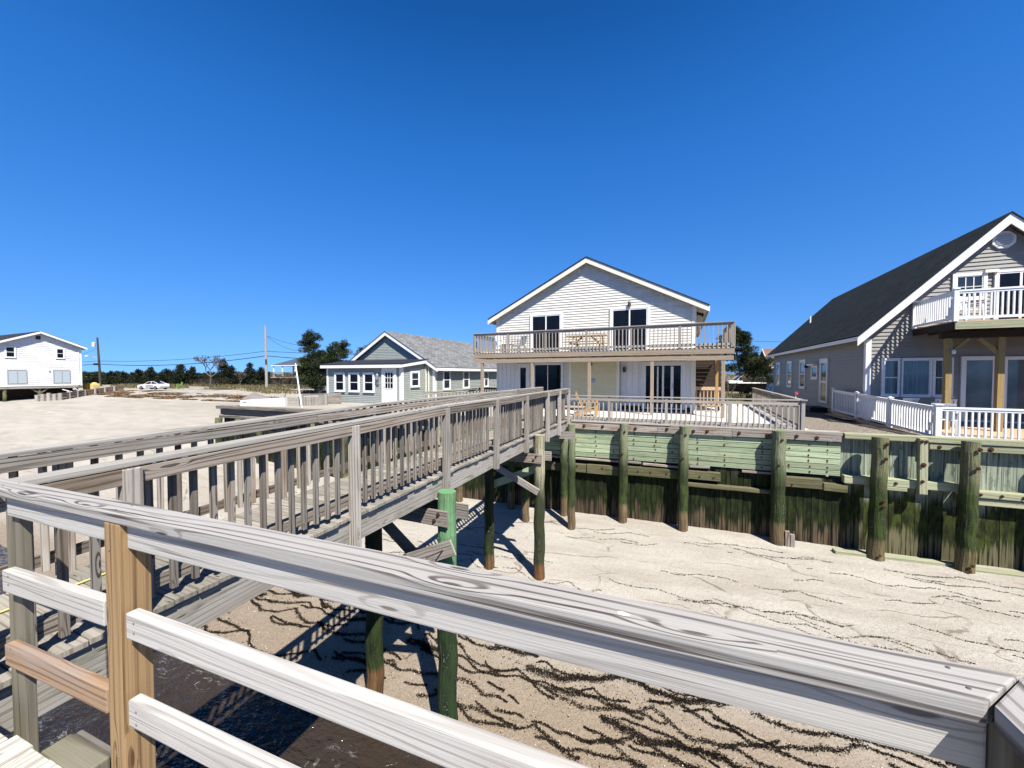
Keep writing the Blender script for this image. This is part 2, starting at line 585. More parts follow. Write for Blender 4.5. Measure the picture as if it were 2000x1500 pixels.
M['roof_red'] = shingle('faded_red_shingle', (.16, .085, .06), (.30, .18, .13))
M['glass'] = dark_glass('black_window_glass', (.005, .006, .009), .05, .2)
M['glass_blue'] = dark_glass('blue_black_window_glass', (.02, .03, .04), .05, .5)
M['glass_grey'] = dark_glass('curtained_grey_glass', (.085, .11, .115), .06, .5)
M['thin'] = thin_glass('clear_pane')
M['curtain'] = curtain_mat('pale_curtain', (.36, .43, .40))
M['curtain_blue'] = curtain_mat('pale_blue_curtain', (.58, .66, .70))
M['dark'] = plain('black_paint', (.012, .012, .012), .5, .4)
M['bronze'] = plain('dark_bronze_metal', (.05, .042, .03), .4, .5)
M['needle'] = foliage('pine_needles', (.012, .021, .008), (.05, .070, .021), (.10, .11, .034))
M['needle2'] = foliage('olive_pine_needles', (.018, .026, .009), (.065, .075, .022), (.10, .10, .03))
M['cedar'] = foliage('cedar_leaves', (.006, .011, .005), (.024, .034, .013), (.05, .055, .022))
M['bark'] = wood('pine_bark', (.10, .075, .055), (.03, .022, .016), rings=14, knots=False)
M['twig'] = wood('grey_twig_bark', (.17, .145, .125), (.07, .06, .05), rings=14, knots=False)
M['brush'] = foliage('dry_brush', (.05, .042, .032), (.13, .105, .07), (.06, .075, .025))
M['grass'] = foliage('dune_grass', (.10, .095, .04), (.26, .21, .11), (.07, .09, .025))
M['hay'] = foliage('dried_wrack', (.12, .075, .035), (.34, .22, .11), (.06, .04, .025))
M['seaweed'] = foliage('dark_seaweed', (.006, .004, .003), (.024, .015, .009), (.05, .032, .018))
M['yellow_tank'] = plain('yellow_plastic', (.72, .40, .06), .6, .3, .25, 3)
M['pale_tank'] = plain('pale_yellow_plastic', (.70, .56, .22), .6, .3, .2, 3)
M['carpaint'] = plain('white_car_paint', (.78, .78, .78), .2, .6, .02)
M['tyre'] = plain('black_rubber', (.02, .02, .02), .8, .2)
M['greenchair'] = plain('lime_green_plastic', (.16, .34, .06), .5, .4)
M['tarp'] = plain('grey_tarp', (.23, .21, .19), .8, .2)
M['concrete'] = plain('grey_concrete', (.30, .30, .30), .9, .2)
M['wire'] = plain('black_cable', (.02, .02, .022), .6, .3)
M['red'] = plain('red_plastic', (.55, .03, .03), .5, .4)
M['sail'] = plain('white_fibreglass', (.82, .81, .78), .35, .5, .05)
M['yellow_rope'] = plain('yellow_cord', (.55, .5, .16), .7, .3)


# ------------------------------------------------------------------ sun and sky
SUN_AZ = 156.0      # degrees clockwise from +Y: behind the camera, to the right
SUN_EL = 54.0
SKY_HUE = .5115
SKY_LIFT, SKY_SCALE, SKY_SAT, SKY_VAL = .155, .62, 1.36, 1.16
az, el = R(SUN_AZ), R(SUN_EL)
sun_dir = Vector((math.sin(az) * math.cos(el), math.cos(az) * math.cos(el), math.sin(el)))
sd = bpy.data.lights.new('sun', 'SUN')
sd.energy = 5.0
sd.angle = R(.5)
sd.color = (1.0, .955, .88)
so = bpy.data.objects.new('sun', sd)
so.rotation_euler = sun_dir.to_track_quat('Z', 'Y').to_euler()
so.location = (0, 0, 30)
COL.objects.link(so)

world = bpy.data.worlds.new('World')
scene.world = world
world.use_nodes = True
wt = world.node_tree
bg = wt.nodes['Background']
sky = wt.nodes.new('ShaderNodeTexSky')
sky.sky_type = 'NISHITA'
sky.sun_disc = False
sky.sun_elevation = el
sky.sun_rotation = az
sky.altitude = 0
sky.air_density = 1.0
sky.dust_density = .2
sky.ozone_density = 4.0
# look the sky up a little above the true direction: clean dry air with no yellow band on the horizon
tc = wt.nodes.new('ShaderNodeTexCoord')
mp = wt.nodes.new('ShaderNodeMapping')
mp.vector_type = 'POINT'
mp.inputs['Location'].default_value = (0, 0, SKY_LIFT)
mp.inputs['Scale'].default_value = (1, 1, SKY_SCALE)
nv = wt.nodes.new('ShaderNodeVectorMath'); nv.operation = 'NORMALIZE'
wt.links.new(tc.outputs['Generated'], mp.inputs[0])
wt.links.new(mp.outputs[0], nv.inputs[0])
wt.links.new(nv.outputs[0], sky.inputs[0])
hs = wt.nodes.new('ShaderNodeHueSaturation')
hs.inputs['Hue'].default_value = SKY_HUE
hs.inputs['Saturation'].default_value = SKY_SAT
hs.inputs['Value'].default_value = SKY_VAL
wt.links.new(sky.outputs[0], hs.inputs['Color'])
# added gain: dims the sky towards the zenith to weaken the blue fill light
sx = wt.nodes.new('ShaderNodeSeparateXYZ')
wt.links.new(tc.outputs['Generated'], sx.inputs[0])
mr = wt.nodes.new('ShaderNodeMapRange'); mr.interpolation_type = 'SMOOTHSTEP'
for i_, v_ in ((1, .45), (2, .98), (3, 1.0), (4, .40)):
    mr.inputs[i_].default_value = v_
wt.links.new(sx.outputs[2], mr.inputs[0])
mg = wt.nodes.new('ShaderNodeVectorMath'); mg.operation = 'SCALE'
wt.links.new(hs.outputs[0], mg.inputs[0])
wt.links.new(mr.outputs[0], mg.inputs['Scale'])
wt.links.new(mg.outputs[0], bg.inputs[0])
bg.inputs[1].default_value = .066

vs = scene.view_settings
vs.view_transform = 'Standard'
vs.look = 'None'
vs.exposure = 1.3
vs.gamma = 1
scene.render.engine = 'CYCLES'

# ------------------------------------------------------------------ ground
# shore frame: x runs along the bulkhead (to the right), y inland, origin on the bulkhead face
WPHI = R(-20.9)
WO = Vector((2.04, 13.83, 0))
WM = Matrix.Translation(WO) @ Matrix.Rotation(WPHI, 4, 'Z')
WMi = WM.inverted()
STEP = .46          # the fill behind the bulkhead starts here
LEFT_END = -19.35


def lerp_tab(tab, x):
    if x <= tab[0][0]:
        return tab[0][1]
    for (a, va), (b, vb) in zip(tab[:-1], tab[1:]):
        if x <= b:
            t = (x - a) / (b - a)
            return va + (vb - va) * t
    return tab[-1][1]


T_RIGHT = [(-60, -9), (-12, -4.35), (-8.6, -3.95), (-6, -3.78), (-4, -3.62), (-2, -3.5), (0, -3.38), (.6, -3.36), (6, -3.2), (20, -1.5), (30, -.8), (45, -.5)]
T_LEFT = [(-60, -9), (-11, -4.4), (-7.6, -3.95), (-3.5, -2.75), (2, -2.1), (7, -1.72), (14, -1.25), (18, -.85), (27, -.6), (45, -.5)]


def terrain(x, y):
    t = min(max((-8 - x) / 16, 0), 1)
    t = t * t * (3 - 2 * t)
    zb = lerp_tab(T_RIGHT, y) * (1 - t) + lerp_tab(T_LEFT, y) * t
    und = noise.noise(Vector((x * .12, y * .3, 3.1))) * .09 + noise.noise(Vector((x * .5, y * 1.1, 7.7))) * .028
    fade = 1.0 if y < .5 else max(0.25, 1 - y / 40)
    zb += und * fade
    if x > LEFT_END and y >= STEP:
        k = min(max((y - 14) / 16, 0), 1)
        zp = -.13 * (1 - k) + max(zb, -.6) * k
        zp += noise.noise(Vector((x * .4, y * .4, 1.7))) * .02
        # gravel lane to the right of the deck dips a little
        return max(zp, zb) if y > 14 else zp
    return zb


def gz(X, Y):
    l = WMi @ Vector((X, Y, 0))
    return terrain(l.x, l.y)


def on_ground(px, py):
    """the point of the ground seen at a pixel of the photograph"""
    u, v = ray(px, py)
    d = 2.0
    while d < 400:
        if CZ + v * d <= gz(u * d, d):
            break
        d += .1
    return Vector((u * d, d, gz(u * d, d)))


def steps(*segs):
    out = []
    for a, b, s in segs:
        n = max(1, int(round((b - a) / s)))
        out += [a + (b - a) * i / n for i in range(n)]
    out.append(segs[-1][1])
    return out


gx = steps((-1500, -300, 150), (-300, -110, 15), (-110, -40, 2.2), (-40, LEFT_END - .05, .9), (LEFT_END - .05, LEFT_END + .05, .1), (LEFT_END + .05, -14, .6), (-14, 14, .22), (14, 40, 1.0), (40, 200, 12), (200, 1500, 180))
gy = steps((-300, -40, 30), (-40, -12, 3), (-12, -1, .22), (-1, STEP - .02, .16), (STEP - .02, STEP + .005, .025), (STEP + .005, 30, .8), (30, 90, 3), (90, 300, 25), (300, 3000, 300))
gv = [(x, y, terrain(x, y)) for y in gy for x in gx]
nx = len(gx)
gf = [(j * nx + i, j * nx + i + 1, (j + 1) * nx + i + 1, (j + 1) * nx + i) for j in range(len(gy) - 1) for i in range(nx - 1)]
gme = bpy.data.meshes.new('ground')
gme.from_pydata(gv, [], gf)
gme.polygons.foreach_set('use_smooth', [True] * len(gf))

k = NT('sand_ground', .95, .1)
oc = k.n('ShaderNodeTexCoord').outputs['Object']
x, y, z = k.xyz(oc)
big = k.noise(oc, .35, 4, .6)
medn = k.noise(k.scale(oc, (.5, 1.5, 1)), 1.0, 5, .65)
fine = k.noise(oc, 42, 4, .7)
grit = k.noise(oc, 110, 3, .75)
sand = k.mix(k.ss(medn, .3, .7), (.435, .402, .345), (.545, .515, .458))
sand = k.mix(k.ss(fine, .50, .66, 0, .8), sand, (.25, .195, .14))
sand = k.mix(k.ss(grit, .56, .68, 0, .6), sand, (.66, .61, .53))
sand = k.mix(k.ss(k.noise(oc, 75, 3, .75), .58, .70, 0, .65), sand, (.15, .11, .08))
vor = k.n('ShaderNodeTexVoronoi', ins={'Vector': oc, 'Scale': 22.0})
shell = k.math('MULTIPLY', k.ss(vor.outputs['Distance'], .20, .12), k.ss(k.noise(oc, 1.1, 3), .42, .6))
sand = k.mix(k.math('MULTIPLY', shell, .8), sand, (.70, .66, .58))
vor2 = k.n('ShaderNodeTexVoronoi', ins={'Vector': oc, 'Scale': 13.0})
sand = k.mix(k.math('MULTIPLY', k.ss(vor2.outputs['Distance'], .16, .09), .55), sand, (.16, .11, .07))
strk = k.ss(k.noise(k.scale(oc, (.06, .35, 1)), 1.0, 6, .65), .46, .66)
sand = k.mix(k.math('MULTIPLY', strk, .45), sand, (.33, .28, .22))
# thin drift lines left by earlier tides
warp = k.n('ShaderNodeVectorMath', operation='ADD', ins={0: k.scale(oc, (.30, 1.15, 0)), 1: k.n('ShaderNodeVectorMath', operation='SCALE', ins={0: k.n('ShaderNodeTexNoise', ins={'Vector': oc, 'Scale': .9, 'Detail': 4.0}).outputs['Color'], 'Scale': .55}).outputs[0]}).outputs[0]
edge = k.n('ShaderNodeTexVoronoi', feature='DISTANCE_TO_EDGE', voronoi_dimensions='2D', ins={'Vector': warp, 'Scale': .62}).outputs['Distance']
edge2 = k.n('ShaderNodeTexVoronoi', feature='DISTANCE_TO_EDGE', voronoi_dimensions='2D', ins={'Vector': warp, 'Scale': 1.25}).outputs['Distance']
brk = k.ss(k.noise(oc, 1.6, 3), .40, .58)
zone = k.math('MULTIPLY', k.ss(y, -.15, -.8), k.ss(x, -60, -30))
ln = k.math('MULTIPLY', k.math('MULTIPLY', k.ss(k.math('ADD', edge, k.math('MULTIPLY', k.math('SUBTRACT', fine, .5), .03)), .018, .005), brk), zone)
ln2 = k.math('MULTIPLY', k.math('MULTIPLY', k.ss(k.math('ADD', edge2, k.math('MULTIPLY', k.math('SUBTRACT', fine, .5), .03)), .014, .004), k.ss(k.noise(oc, .9, 3), .5, .62)), zone)
sand = k.mix(k.math('MULTIPLY', k.math('MAXIMUM', ln, ln2), .62), sand, (.13, .09, .06))
# wet sand close to the water (height above the tide)
wet = k.ss(k.math('ADD', z, k.math('MULTIPLY', k.math('SUBTRACT', big, .5), .22)), -3.66, -3.94)
sandw = k.mix(k.ss(fine, .4, .65), (.36, .29, .215), (.22, .17, .12))
sandw = k.mix(k.math('MULTIPLY', k.ss(vor.outputs['Distance'], .22, .12), .7), sandw, (.42, .37, .3))
sand = k.mix(wet, sand, sandw)
# gravel yard behind the bulkhead and rough grass inland
gr = k.mix(k.ss(k.noise(oc, 22, 4, .8), .40, .60), (.06, .05, .04), (.46, .40, .33))
gmask = k.math('MULTIPLY', k.ss(x, 4, 6), k.ss(y, .3, .5))
col = k.mix(gmask, sand, gr)
gs = k.mix(k.ss(medn, .4, .62), (.13, .12, .05), (.36, .30, .2))
far = k.math('MULTIPLY', k.ss(k.math('ADD', y, k.math('MULTIPLY', big, 9)), 23, 30), k.ss(k.math('ADD', k.noise(oc, .5, 5), k.math('MULTIPLY', k.ss(y, 30, 60), .5)), .48, .6))
col = k.mix(far, col, gs)
k.base(col)
rr = k.n('ShaderNodeMix', data_type='FLOAT', ins={0: wet, 2: .95, 3: .5}).outputs[0]
k.link(rr, k.p.inputs['Roughness'])
k.bump(k.math('ADD', k.math('MULTIPLY', fine, 1.0), k.math('MULTIPLY', k.noise(oc, 9, 4, .6), 1.6)), .7, .025)
M['sand'] = k.m
gme.materials.append(M['sand'])
ground = bpy.data.objects.new('ground', gme)
ground.matrix_world = WM
COL.objects.link(ground)
tag(ground, kind='structure')

# water of the bay, lapping at the sand below the pier
WL = -3.95
wm = MB()
wx = steps((-1500, -100, 200), (-100, 60, 4), (60, 1500, 200))
wy = steps((-2500, -60, 200), (-60, -6.0, 1.5))
k = NT('shallow_water', .12, .22)
oc = k.n('ShaderNodeTexCoord').outputs['Object']
x, y, z = k.xyz(oc)
r1 = k.noise(k.scale(oc, (1.5, 3.2, 1)), 1.0, 4, .6, .6)
r2 = k.noise(k.scale(oc, (5, 9, 1)), 1.0, 3, .6, .4)
ridg = k.math('ABSOLUTE', k.math('SUBTRACT', k.noise(k.scale(oc, (1.1, 2.6, 1)), 1.3, 5, .62, 1.2), .5))
foam = k.math('MULTIPLY', k.ss(ridg, .022, .004), k.ss(k.noise(oc, .9, 3), .46, .62))
foam = k.math('MULTIPLY', k.math('MULTIPLY', foam, k.ss(r2, .42, .6)), k.ss(y, -14, -9.2))
lip = k.math('MULTIPLY', k.ss(k.math('ADD', y, k.math('MULTIPLY', k.math('SUBTRACT', r1, .5), 1.2)), -9.0, -8.5), k.ss(r2, .5, .6, 0, .5))
shal = k.ss(k.math('ADD', y, k.math('MULTIPLY', r1, .8)), -12.5, -8.2)
col = k.mix(shal, (.006, .006, .006), (.045, .033, .023))
col = k.mix(k.math('MAXIMUM', k.math('MULTIPLY', foam, .5), k.math('MULTIPLY', lip, .4)), col, (.5, .5, .5))
k.base(col)
k.bump(k.math('ADD', r1, k.math('MULTIPLY', r2, .8)), .9, .10)
M['water'] = k.m
for j in range(len(wy) - 1):
    for i in range(len(wx) - 1):
        wm.face([(wx[i], wy[j], WL), (wx[i + 1], wy[j], WL), (wx[i + 1], wy[j + 1], WL), (wx[i], wy[j + 1], WL)])
wo = wm.build('water', M['water'])
wo.matrix_world = WM
tag(wo, kind='structure')


# ------------------------------------------------------------------ loose cover: seaweed, wrack, grass
def flakes(name, pts, mat, size, flat=.4, stretch=3.0, seed=1, kind='stuff', label=None, cat=None, up=False):
    """pts: n x 3 world points; one small crooked leaf at each"""
    g = np.random.default_rng(seed)
    n = len(pts)
    P = np.asarray(pts, dtype=float)
    a = g.uniform(0, 2 * np.pi, n)
    s = g.uniform(size[0], size[1], n)
    w = s / stretch * g.uniform(.6, 1.3, n)
    if up:
        tl = g.uniform(-.5, .5, n)
        d = np.stack([np.cos(a) * np.sin(tl), np.sin(a) * np.sin(tl), np.cos(tl)], 1)
        side = np.stack([-np.sin(a), np.cos(a), np.zeros(n)], 1)
        A = P - side * w[:, None] / 2
        B = P + side * w[:, None] / 2
        C = P + d * s[:, None] + side * w[:, None] * .1
        D_ = P + d * s[:, None] * .6 - side * w[:, None] * .4
        quads = np.stack([A, B, C, D_], 1)
    else:
        d = np.stack([np.cos(a), np.sin(a), g.uniform(-flat, flat, n)], 1)
        side = np.stack([-np.sin(a), np.cos(a), g.uniform(-flat, flat, n)], 1)
        lift = np.zeros((n, 3)); lift[:, 2] = g.uniform(.003, .02, n)
        A = P - d * s[:, None] / 2 + lift
        B = P + side * w[:, None] / 2 + lift * 1.5
        C = P + d * s[:, None] / 2 + lift
        D_ = P - side * w[:, None] / 2 + lift * .3
        quads = np.stack([A, B, C, D_], 1)
    V = quads.reshape(-1, 3)
    me = bpy.data.meshes.new(name)
    me.vertices.add(len(V)); me.vertices.foreach_set('co', V.ravel())
    me.loops.add(4 * n); me.loops.foreach_set('vertex_index', np.arange(4 * n))
    me.polygons.add(n); me.polygons.foreach_set('loop_start', np.arange(0, 4 * n, 4)); me.polygons.foreach_set('loop_total', np.full(n, 4))
    t = me.uv_layers.new(name='UVMap')
    r = me.uv_layers.new(name='tone')
    rn = np.repeat(g.random((n, 2)), 4, axis=0)
    r.data.foreach_set('uv', rn.ravel())
    me.update(); me.validate()
    me.materials.append(mat)
    o = bpy.data.objects.new(name, me)
    COL.objects.link(o)
    tag(o, label, cat, kind=kind)
    return o


def drift_lines(y0, y1, count, x0, x1, per_m, spread, seed, lift=0.0, gap=.45):
    """scalloped lines of weed thrown up by small waves, in the shore frame"""
    g = random.Random(seed)
    pts = []
    for c in range(count):
        yb = y0 + (y1 - y0) * g.random()
        off = g.random() * 100
        xs = x0
        ln = g.uniform(1.5, 6)
        xs = g.uniform(x0, x1 - 1)
        xe = min(x1, xs + ln)
        n = int((xe - xs) * per_m)
        sc = g.uniform(1.1, 2.6)
        amp = g.uniform(.08, .34)
        for i in range(n):
            x = g.uniform(xs, xe)
            q = x + .35 * noise.noise(Vector((x * .8, off, 0)))
            ph = (q / sc + off) % 1.0
            cusp = amp * (abs(ph - .5) * 2) ** 1.6
            y = yb + cusp + .10 * (x - (xs + xe) / 2) * math.sin(off) + .26 * noise.noise(Vector((x * .35, off, 1.3))) + .09 * noise.noise(Vector((x * 3.1, off, 2.2)))
            th = noise.noise(Vector((x * .9, off, 5.5)))
            if th < gap - 1.0 + .42:
                continue
            sp = spread * (.35 + max(0, th + .3))
            y += g.gauss(0, sp)
            x += g.gauss(0, sp * .5)
            w = WM @ Vector((x, y, 0))
            pts.append((w.x, w.y, terrain(x, y) + lift))
    return pts


pts = drift_lines(-8.3, -5.3, 105, -12, 13, 640, .020, 3)
pts += drift_lines(-8.2, -6.0, 13, -9, 12, 1800, .04, 5)
pts += drift_lines(-8.4, -5.2, 50, -12, 13, 50, .12, 15)
flakes('seaweed', pts, M['seaweed'], (.010, .04), .35, 3.6, 2)
pts = drift_lines(-5.6, -.5, 60, -14, 14, 170, .014, 9)
flakes('seaweed', pts, M['seaweed'], (.008, .03), .3, 3.0, 4)
pts = []
g_ = random.Random(21)
for i in range(9000):
    x = g_.uniform(-9, 13); y = g_.uniform(-8.5, -3.5)
    if noise.noise(Vector((x * .7, y * .9, 9))) < -.05 + .25 * (y + 6) / 3: continue
    w = WM @ Vector((x, y, 0)); pts.append((w.x, w.y, terrain(x, y) + .002))
flakes('shell_grit', pts, plain('bleached_shell', (.62, .56, .47), .6, .3), (.006, .02), .5, 1.4, 8)
# dry brown wrack banks on the upper beach
pts = []
for (xa, xb, yc, sp, n) in ((-82, -32, 15.2, .55, 15000), (-80, -36, 16.4, .6, 9000), (-64, -30, 13.9, .25, 3600), (-78, -64, 18.8, 1.0, 8200), (-60, -26, 25, .6, 7000)):
    for i in range(n):
        x = g_.uniform(xa, xb)
        th = noise.noise(Vector((x * .25, yc, 0)))
        if th < -.15: continue
        y = yc + 1.2 * noise.noise(Vector((x * .09, yc, 4))) + g_.gauss(0, sp * (.5 + th))
        w = WM @ Vector((x, y, 0))
        pts.append((w.x, w.y, terrain(x, y) + abs(g_.gauss(0, .10)) * (.4 + th)))
flakes('dried_wrack', pts, M['hay'], (.12, .4), .4, 4.0, 6)
pts = []
for i in range(26000):
    x = g_.uniform(-95, -18); y = g_.uniform(19, 36)
    if noise.noise(Vector((x * .13, y * .3, 2))) + (y - 27) * .05 < .02: continue
    w = WM @ Vector((x, y, 0)); pts.append((w.x, w.y, terrain(x, y)))
for i in range(7000):
    x = g_.uniform(4, 22); y = g_.uniform(13, 26)
    if noise.noise(Vector((x * .3, y * .3, 2))) < 0: continue
    w = WM @ Vector((x, y, 0)); pts.append((w.x, w.y, terrain(x, y)))
flakes('dune_grass', pts, M['grass'], (.2, .55), .4, 5.0, 11, up=True)

# ------------------------------------------------------------------ bulkhead (shore frame)
def bolt_mesh():
    b = MB()
    b.tube([(0, .0, 0), (0, -.012, 0)], [.055, .052], 10)
    b.tube([(0, -.012, 0), (0, -.045, 0)], [.028, .024], 6)
    return b


def pile_mb(h, r, lean=0.0, seed=0, n=16, top_tilt=0.0):
    g = random.Random(seed)
    m = MB()
    pts = []; rad = []
    k = 14
    for i in range(k + 1):
        t = i / k
        pts.append((lean * (1 - t) + .012 * math.sin(i * 1.7 + seed), .012 * math.cos(i * 2.1 + seed), -h * (1 - t)))
        rad.append(r * (1.04 - .08 * t) * (1 + .03 * (g.random() - .5)))
    m.tube(pts, rad, n, True, jitter=.05)
    return m


# long older bulkhead of horizontal green planks
bh = thing('plank_bulkhead', 'timber bulkhead of faded green horizontal planks over dark algae-covered vertical boards, below the wooden deck', 'bulkhead', WO, WPHI)
m = MB()
for x0, x1 in ((-6.0, -2.3), (-2.3, 1.95), (1.95, 6.4), (6.4, 8.0)):
    for c in range(6):
        zt = -.30 - c * .166
        zb = zt - .160
        m.bar((x0 + .004, .19 + rng.uniform(-.008, .008), (zt + zb) / 2), (x1 - .004, .19 + rng.uniform(-.008, .008), (zt + zb) / 2 + rng.uniform(-.005, .005)), .06, .149)
m.build('green_planking', M['green'], bh)
m = MB()
for x0, x1, zc in ((-6.0, -.9, -.16), (-.9, 3.0, -.165), (3.005, 5.2, -.16), (5.205, 8.02, -.155)):
    m.bar((x0, .19, zc), (x1, .19, zc), .22, .25)
m.build('top_wale', M['rot'], bh, bevel=.012)
m = MB()
m.bar((-6, .24, -.012), (3.4, .24, -.014), .36, .03)
m.bar((3.41, .25, -.014), (8.0, .25, -.012), .34, .03)
m.build('cap_board', M['railwood'], bh)
m = MB()
for x0, x1, zc, hh in ((-6.0, -.2, -1.70, .30), (-.18, .62, -1.70, .30), (.65, 1.75, -1.70, .32), (2.05, 3.75, -1.64, .30), (3.95, 4.9, -1.60, .27), (3.9, 6.35, -1.92, .13), (6.45, 7.55, -1.56, .30), (7.58, 8.15, -1.62, .22)):
    m.bar((x0, .15, zc), (x1, .15, zc + rng.uniform(-.01, .01)), .2, hh)
m.build('lower_wale', M['mossbeam'], bh, bevel=.02)
for x0, x1, zc in ((-5, 1.8, -1.36), (2.0, 2.5, -1.35), (2.55, 3.7, -1.38), (4.0, 4.6, -1.34), (5.5, 6.3, -1.36)):
    m = MB()
    m.bar((x0, .17, zc), (x1, .17, zc + rng.uniform(-.02, .02)), .12, .07)
    m.build('rotten_strip', M['rot'], bh, bevel=.01)
m = MB()
x = -6.0
g = random.Random(4)
while x < 8.1:
    w = g.uniform(.12, .2)
    top = -1.3 - abs(g.gauss(0, .07))
    y = .255 + g.uniform(-.012, .012)
    m.bar((x + w / 2, y, -3.9), (x + w / 2 + g.uniform(-.006, .006), y, top), w - g.uniform(.004, .016), .07, up=(0, 1, 0))
    x += w
m.build('sheet_boarding', M['sheet_a'], bh)
m = MB()
m.box(-6, 8.0, .50, .53, -1.9, -.2)
m.build('backing_wall', M['dark'], bh)
for i, (px_, top, rr, ln) in enumerate(((-4.4, -.25, .14, .02), (-2.15, -.25, .14, -.02), (-.14, -.12, .14, .03), (1.94, .0, .15, -.03), (3.81, .02, .155, -.02), (6.4, .02, .185, 0.0))):
    pm = pile_mb(3.8 + top, rr, ln, i)
    pl = pm.build('pile', M['pile_g'], bh, loc=(px_, -.14, top), smooth=False)
bp = bolt_mesh()
b0 = None
k = NT('rust_streak', .9, .1)
k.base(k.mix(k.ss(k.noise(k.n('ShaderNodeTexCoord').outputs['Object'], 25, 3), .3, .7), (.20, .10, .035), (.30, .24, .12)))
spots = []
for xs in (.22, .95, 1.55, 2.25, 2.95, 3.5, 4.25, 5.0, 6.05, 6.75, 7.25, 7.7):
    for c in range(6):
        if rng.random() < .2: continue
        spots.append((xs + rng.uniform(-.03, .03), .155, -.38 - c * .166 + rng.uniform(-.03, .03), .45))
for xs in (-.0, .55, 1.2, 2.3, 3.3, 4.1, 4.5, 5.4, 6.15, 6.9, 7.4):
    spots.append((xs, .078, -.16 + rng.uniform(-.03, .03), 1.0))
for px_ in (-.14, 1.94, 3.81, 6.4):
    spots.append((px_ + .04, -.295 - (.03 if px_ > 6 else 0), -.25, .7))
    spots.append((px_ - .03, -.295 - (.03 if px_ > 6 else 0), -1.0, .6))
for xs in (.3, 1.2, 2.4, 2.8, 3.3, 4.3, 4.7, 6.8):
    spots.append((xs, .048, -1.63, .6))
for i, (x, y, z, s) in enumerate(spots[:98]):
    if b0 is None:
        b0 = bp.build('bolt', M['rust'], bh, loc=(x, y, z))
        o = b0
    else:
        o = inst(b0, bh, (x, y, z))
    o.scale = (s, s, s)
    if rng.random() < .6 and .14 < y < .2:
        l = rng.uniform(.05, .16)
        w = rng.uniform(.012, .03)
        stains = MB(); stains.face([(x - w, .1535, z), (x + w, .1535, z), (x + w * .4, .1535, z - l), (x - w * .3, .1535, z - l)])
        stains.build('rust_stain', k.m, bh)

# newer bulkhead of vertical boards at the right
b2 = thing('sheet_bulkhead', 'bulkhead of wide vertical olive boards with pale green cap timbers, below the white vinyl railing', 'bulkhead', WO, WPHI)
m = MB()
m.bar((8.04, .17, -.085), (16, .17, -.085), .30, .15)
m.bar((9.9, .16, -.262), (16, .16, -.262), .22, .17)
m.build('cap_timber', M['green_wale'], b2, bevel=.012)
m = MB()
m.bar((8.05, .15, -1.34), (10.5, .15, -1.34), .25, .22)
m.bar((9.0, .12, -1.50), (9.45, .12, -1.50), .2, .1)
m.bar((10.55, .12, -1.46), (12.3, .12, -1.46), .26, .17)
m.bar((10.6, .15, -1.66), (16, .15, -1.66), .22, .17)
m.bar((12.45, .12, -1.46), (16, .12, -1.46), .26, .17)
m.build('middle_wale', M['green_wale'], b2, bevel=.015)
m = MB()
x = 8.02
while x < 16:
    w = .285
    m.bar((x + w / 2, .30 + rng.uniform(-.012, .012), -3.9), (x + w / 2, .30, -.16), w - .012, .09, up=(0, 1, 0))
    x += w
m.build('sheet_boarding', M['sheet_b'], b2)
m = MB()
m.bar((7.75, -.22, -3.40), (10.6, .0, -3.42), .2, .16)
m.bar((10.3, -.1, -3.46), (16, .1, -3.40), .24, .16)
m.build('foot_timber', M['green_wale'], b2, bevel=.015)
m = MB()
m.bar((9.72, -.05, -1.55), (9.70, -.05, -.04), .17, .14, up=(0, 1, 0))
m.build('square_post', M['green_wale'], b2, bevel=.01)
for i, (px_, top, rr, ln) in enumerate(((8.74, -.05, .185, -.05), (10.57, -.05, .18, -.05), (12.45, -.03, .18, .02), (14.3, -.03, .18, 0))):
    pile_mb(3.8 + top, rr, ln, 20 + i).build('pile', M['pile_right'], b2, loc=(px_, -.22, top))
for i, (x, y, z, s) in enumerate(((8.8, -.43, -.2, 1.0), (8.78, -.43, -.6, .9), (10.62, -.43, -.22, 1.0), (10.6, -.43, -.7, .9), (8.75, -.44, -1.75, .8), (8.75, -.44, -1.9, .8), (10.55, -.44, -3.2, .8), (10.5, -.44, -3.35, .8), (8.7, -.44, -3.25, .7), (9.66, -.125, -.12, .8), (9.75, -.125, -.12, .8), (9.7, -.125, -.75, 1.1), (9.69, -.125, -1.2, .8), (9.2, .02, -1.34, .8), (10.1, .05, -.27, .9), (11.1, .05, -.27, 1.1), (10.9, -.02, -1.45, .7), (11.3, -.02, -1.45, .7), (11.7, -.02, -1.45, .7), (10.8, .03, -1.66, .9))):
    o = inst(b0, b2, (x, y, z)); o.scale = (s, s, s)

m = MB()
for dx, h in ((0, .5), (.13, .42)):
    m.bar((6.62 + dx, -.25, -3.6), (6.62 + dx, -.25, -3.45 + h), .11, .1, up=(0, 1, 0))
o = m.build('timber_stub', M['rot'], None)
o.matrix_world = WM
tag(o, 'short splintered timber stub in the sand beside a bulkhead pile', 'post')

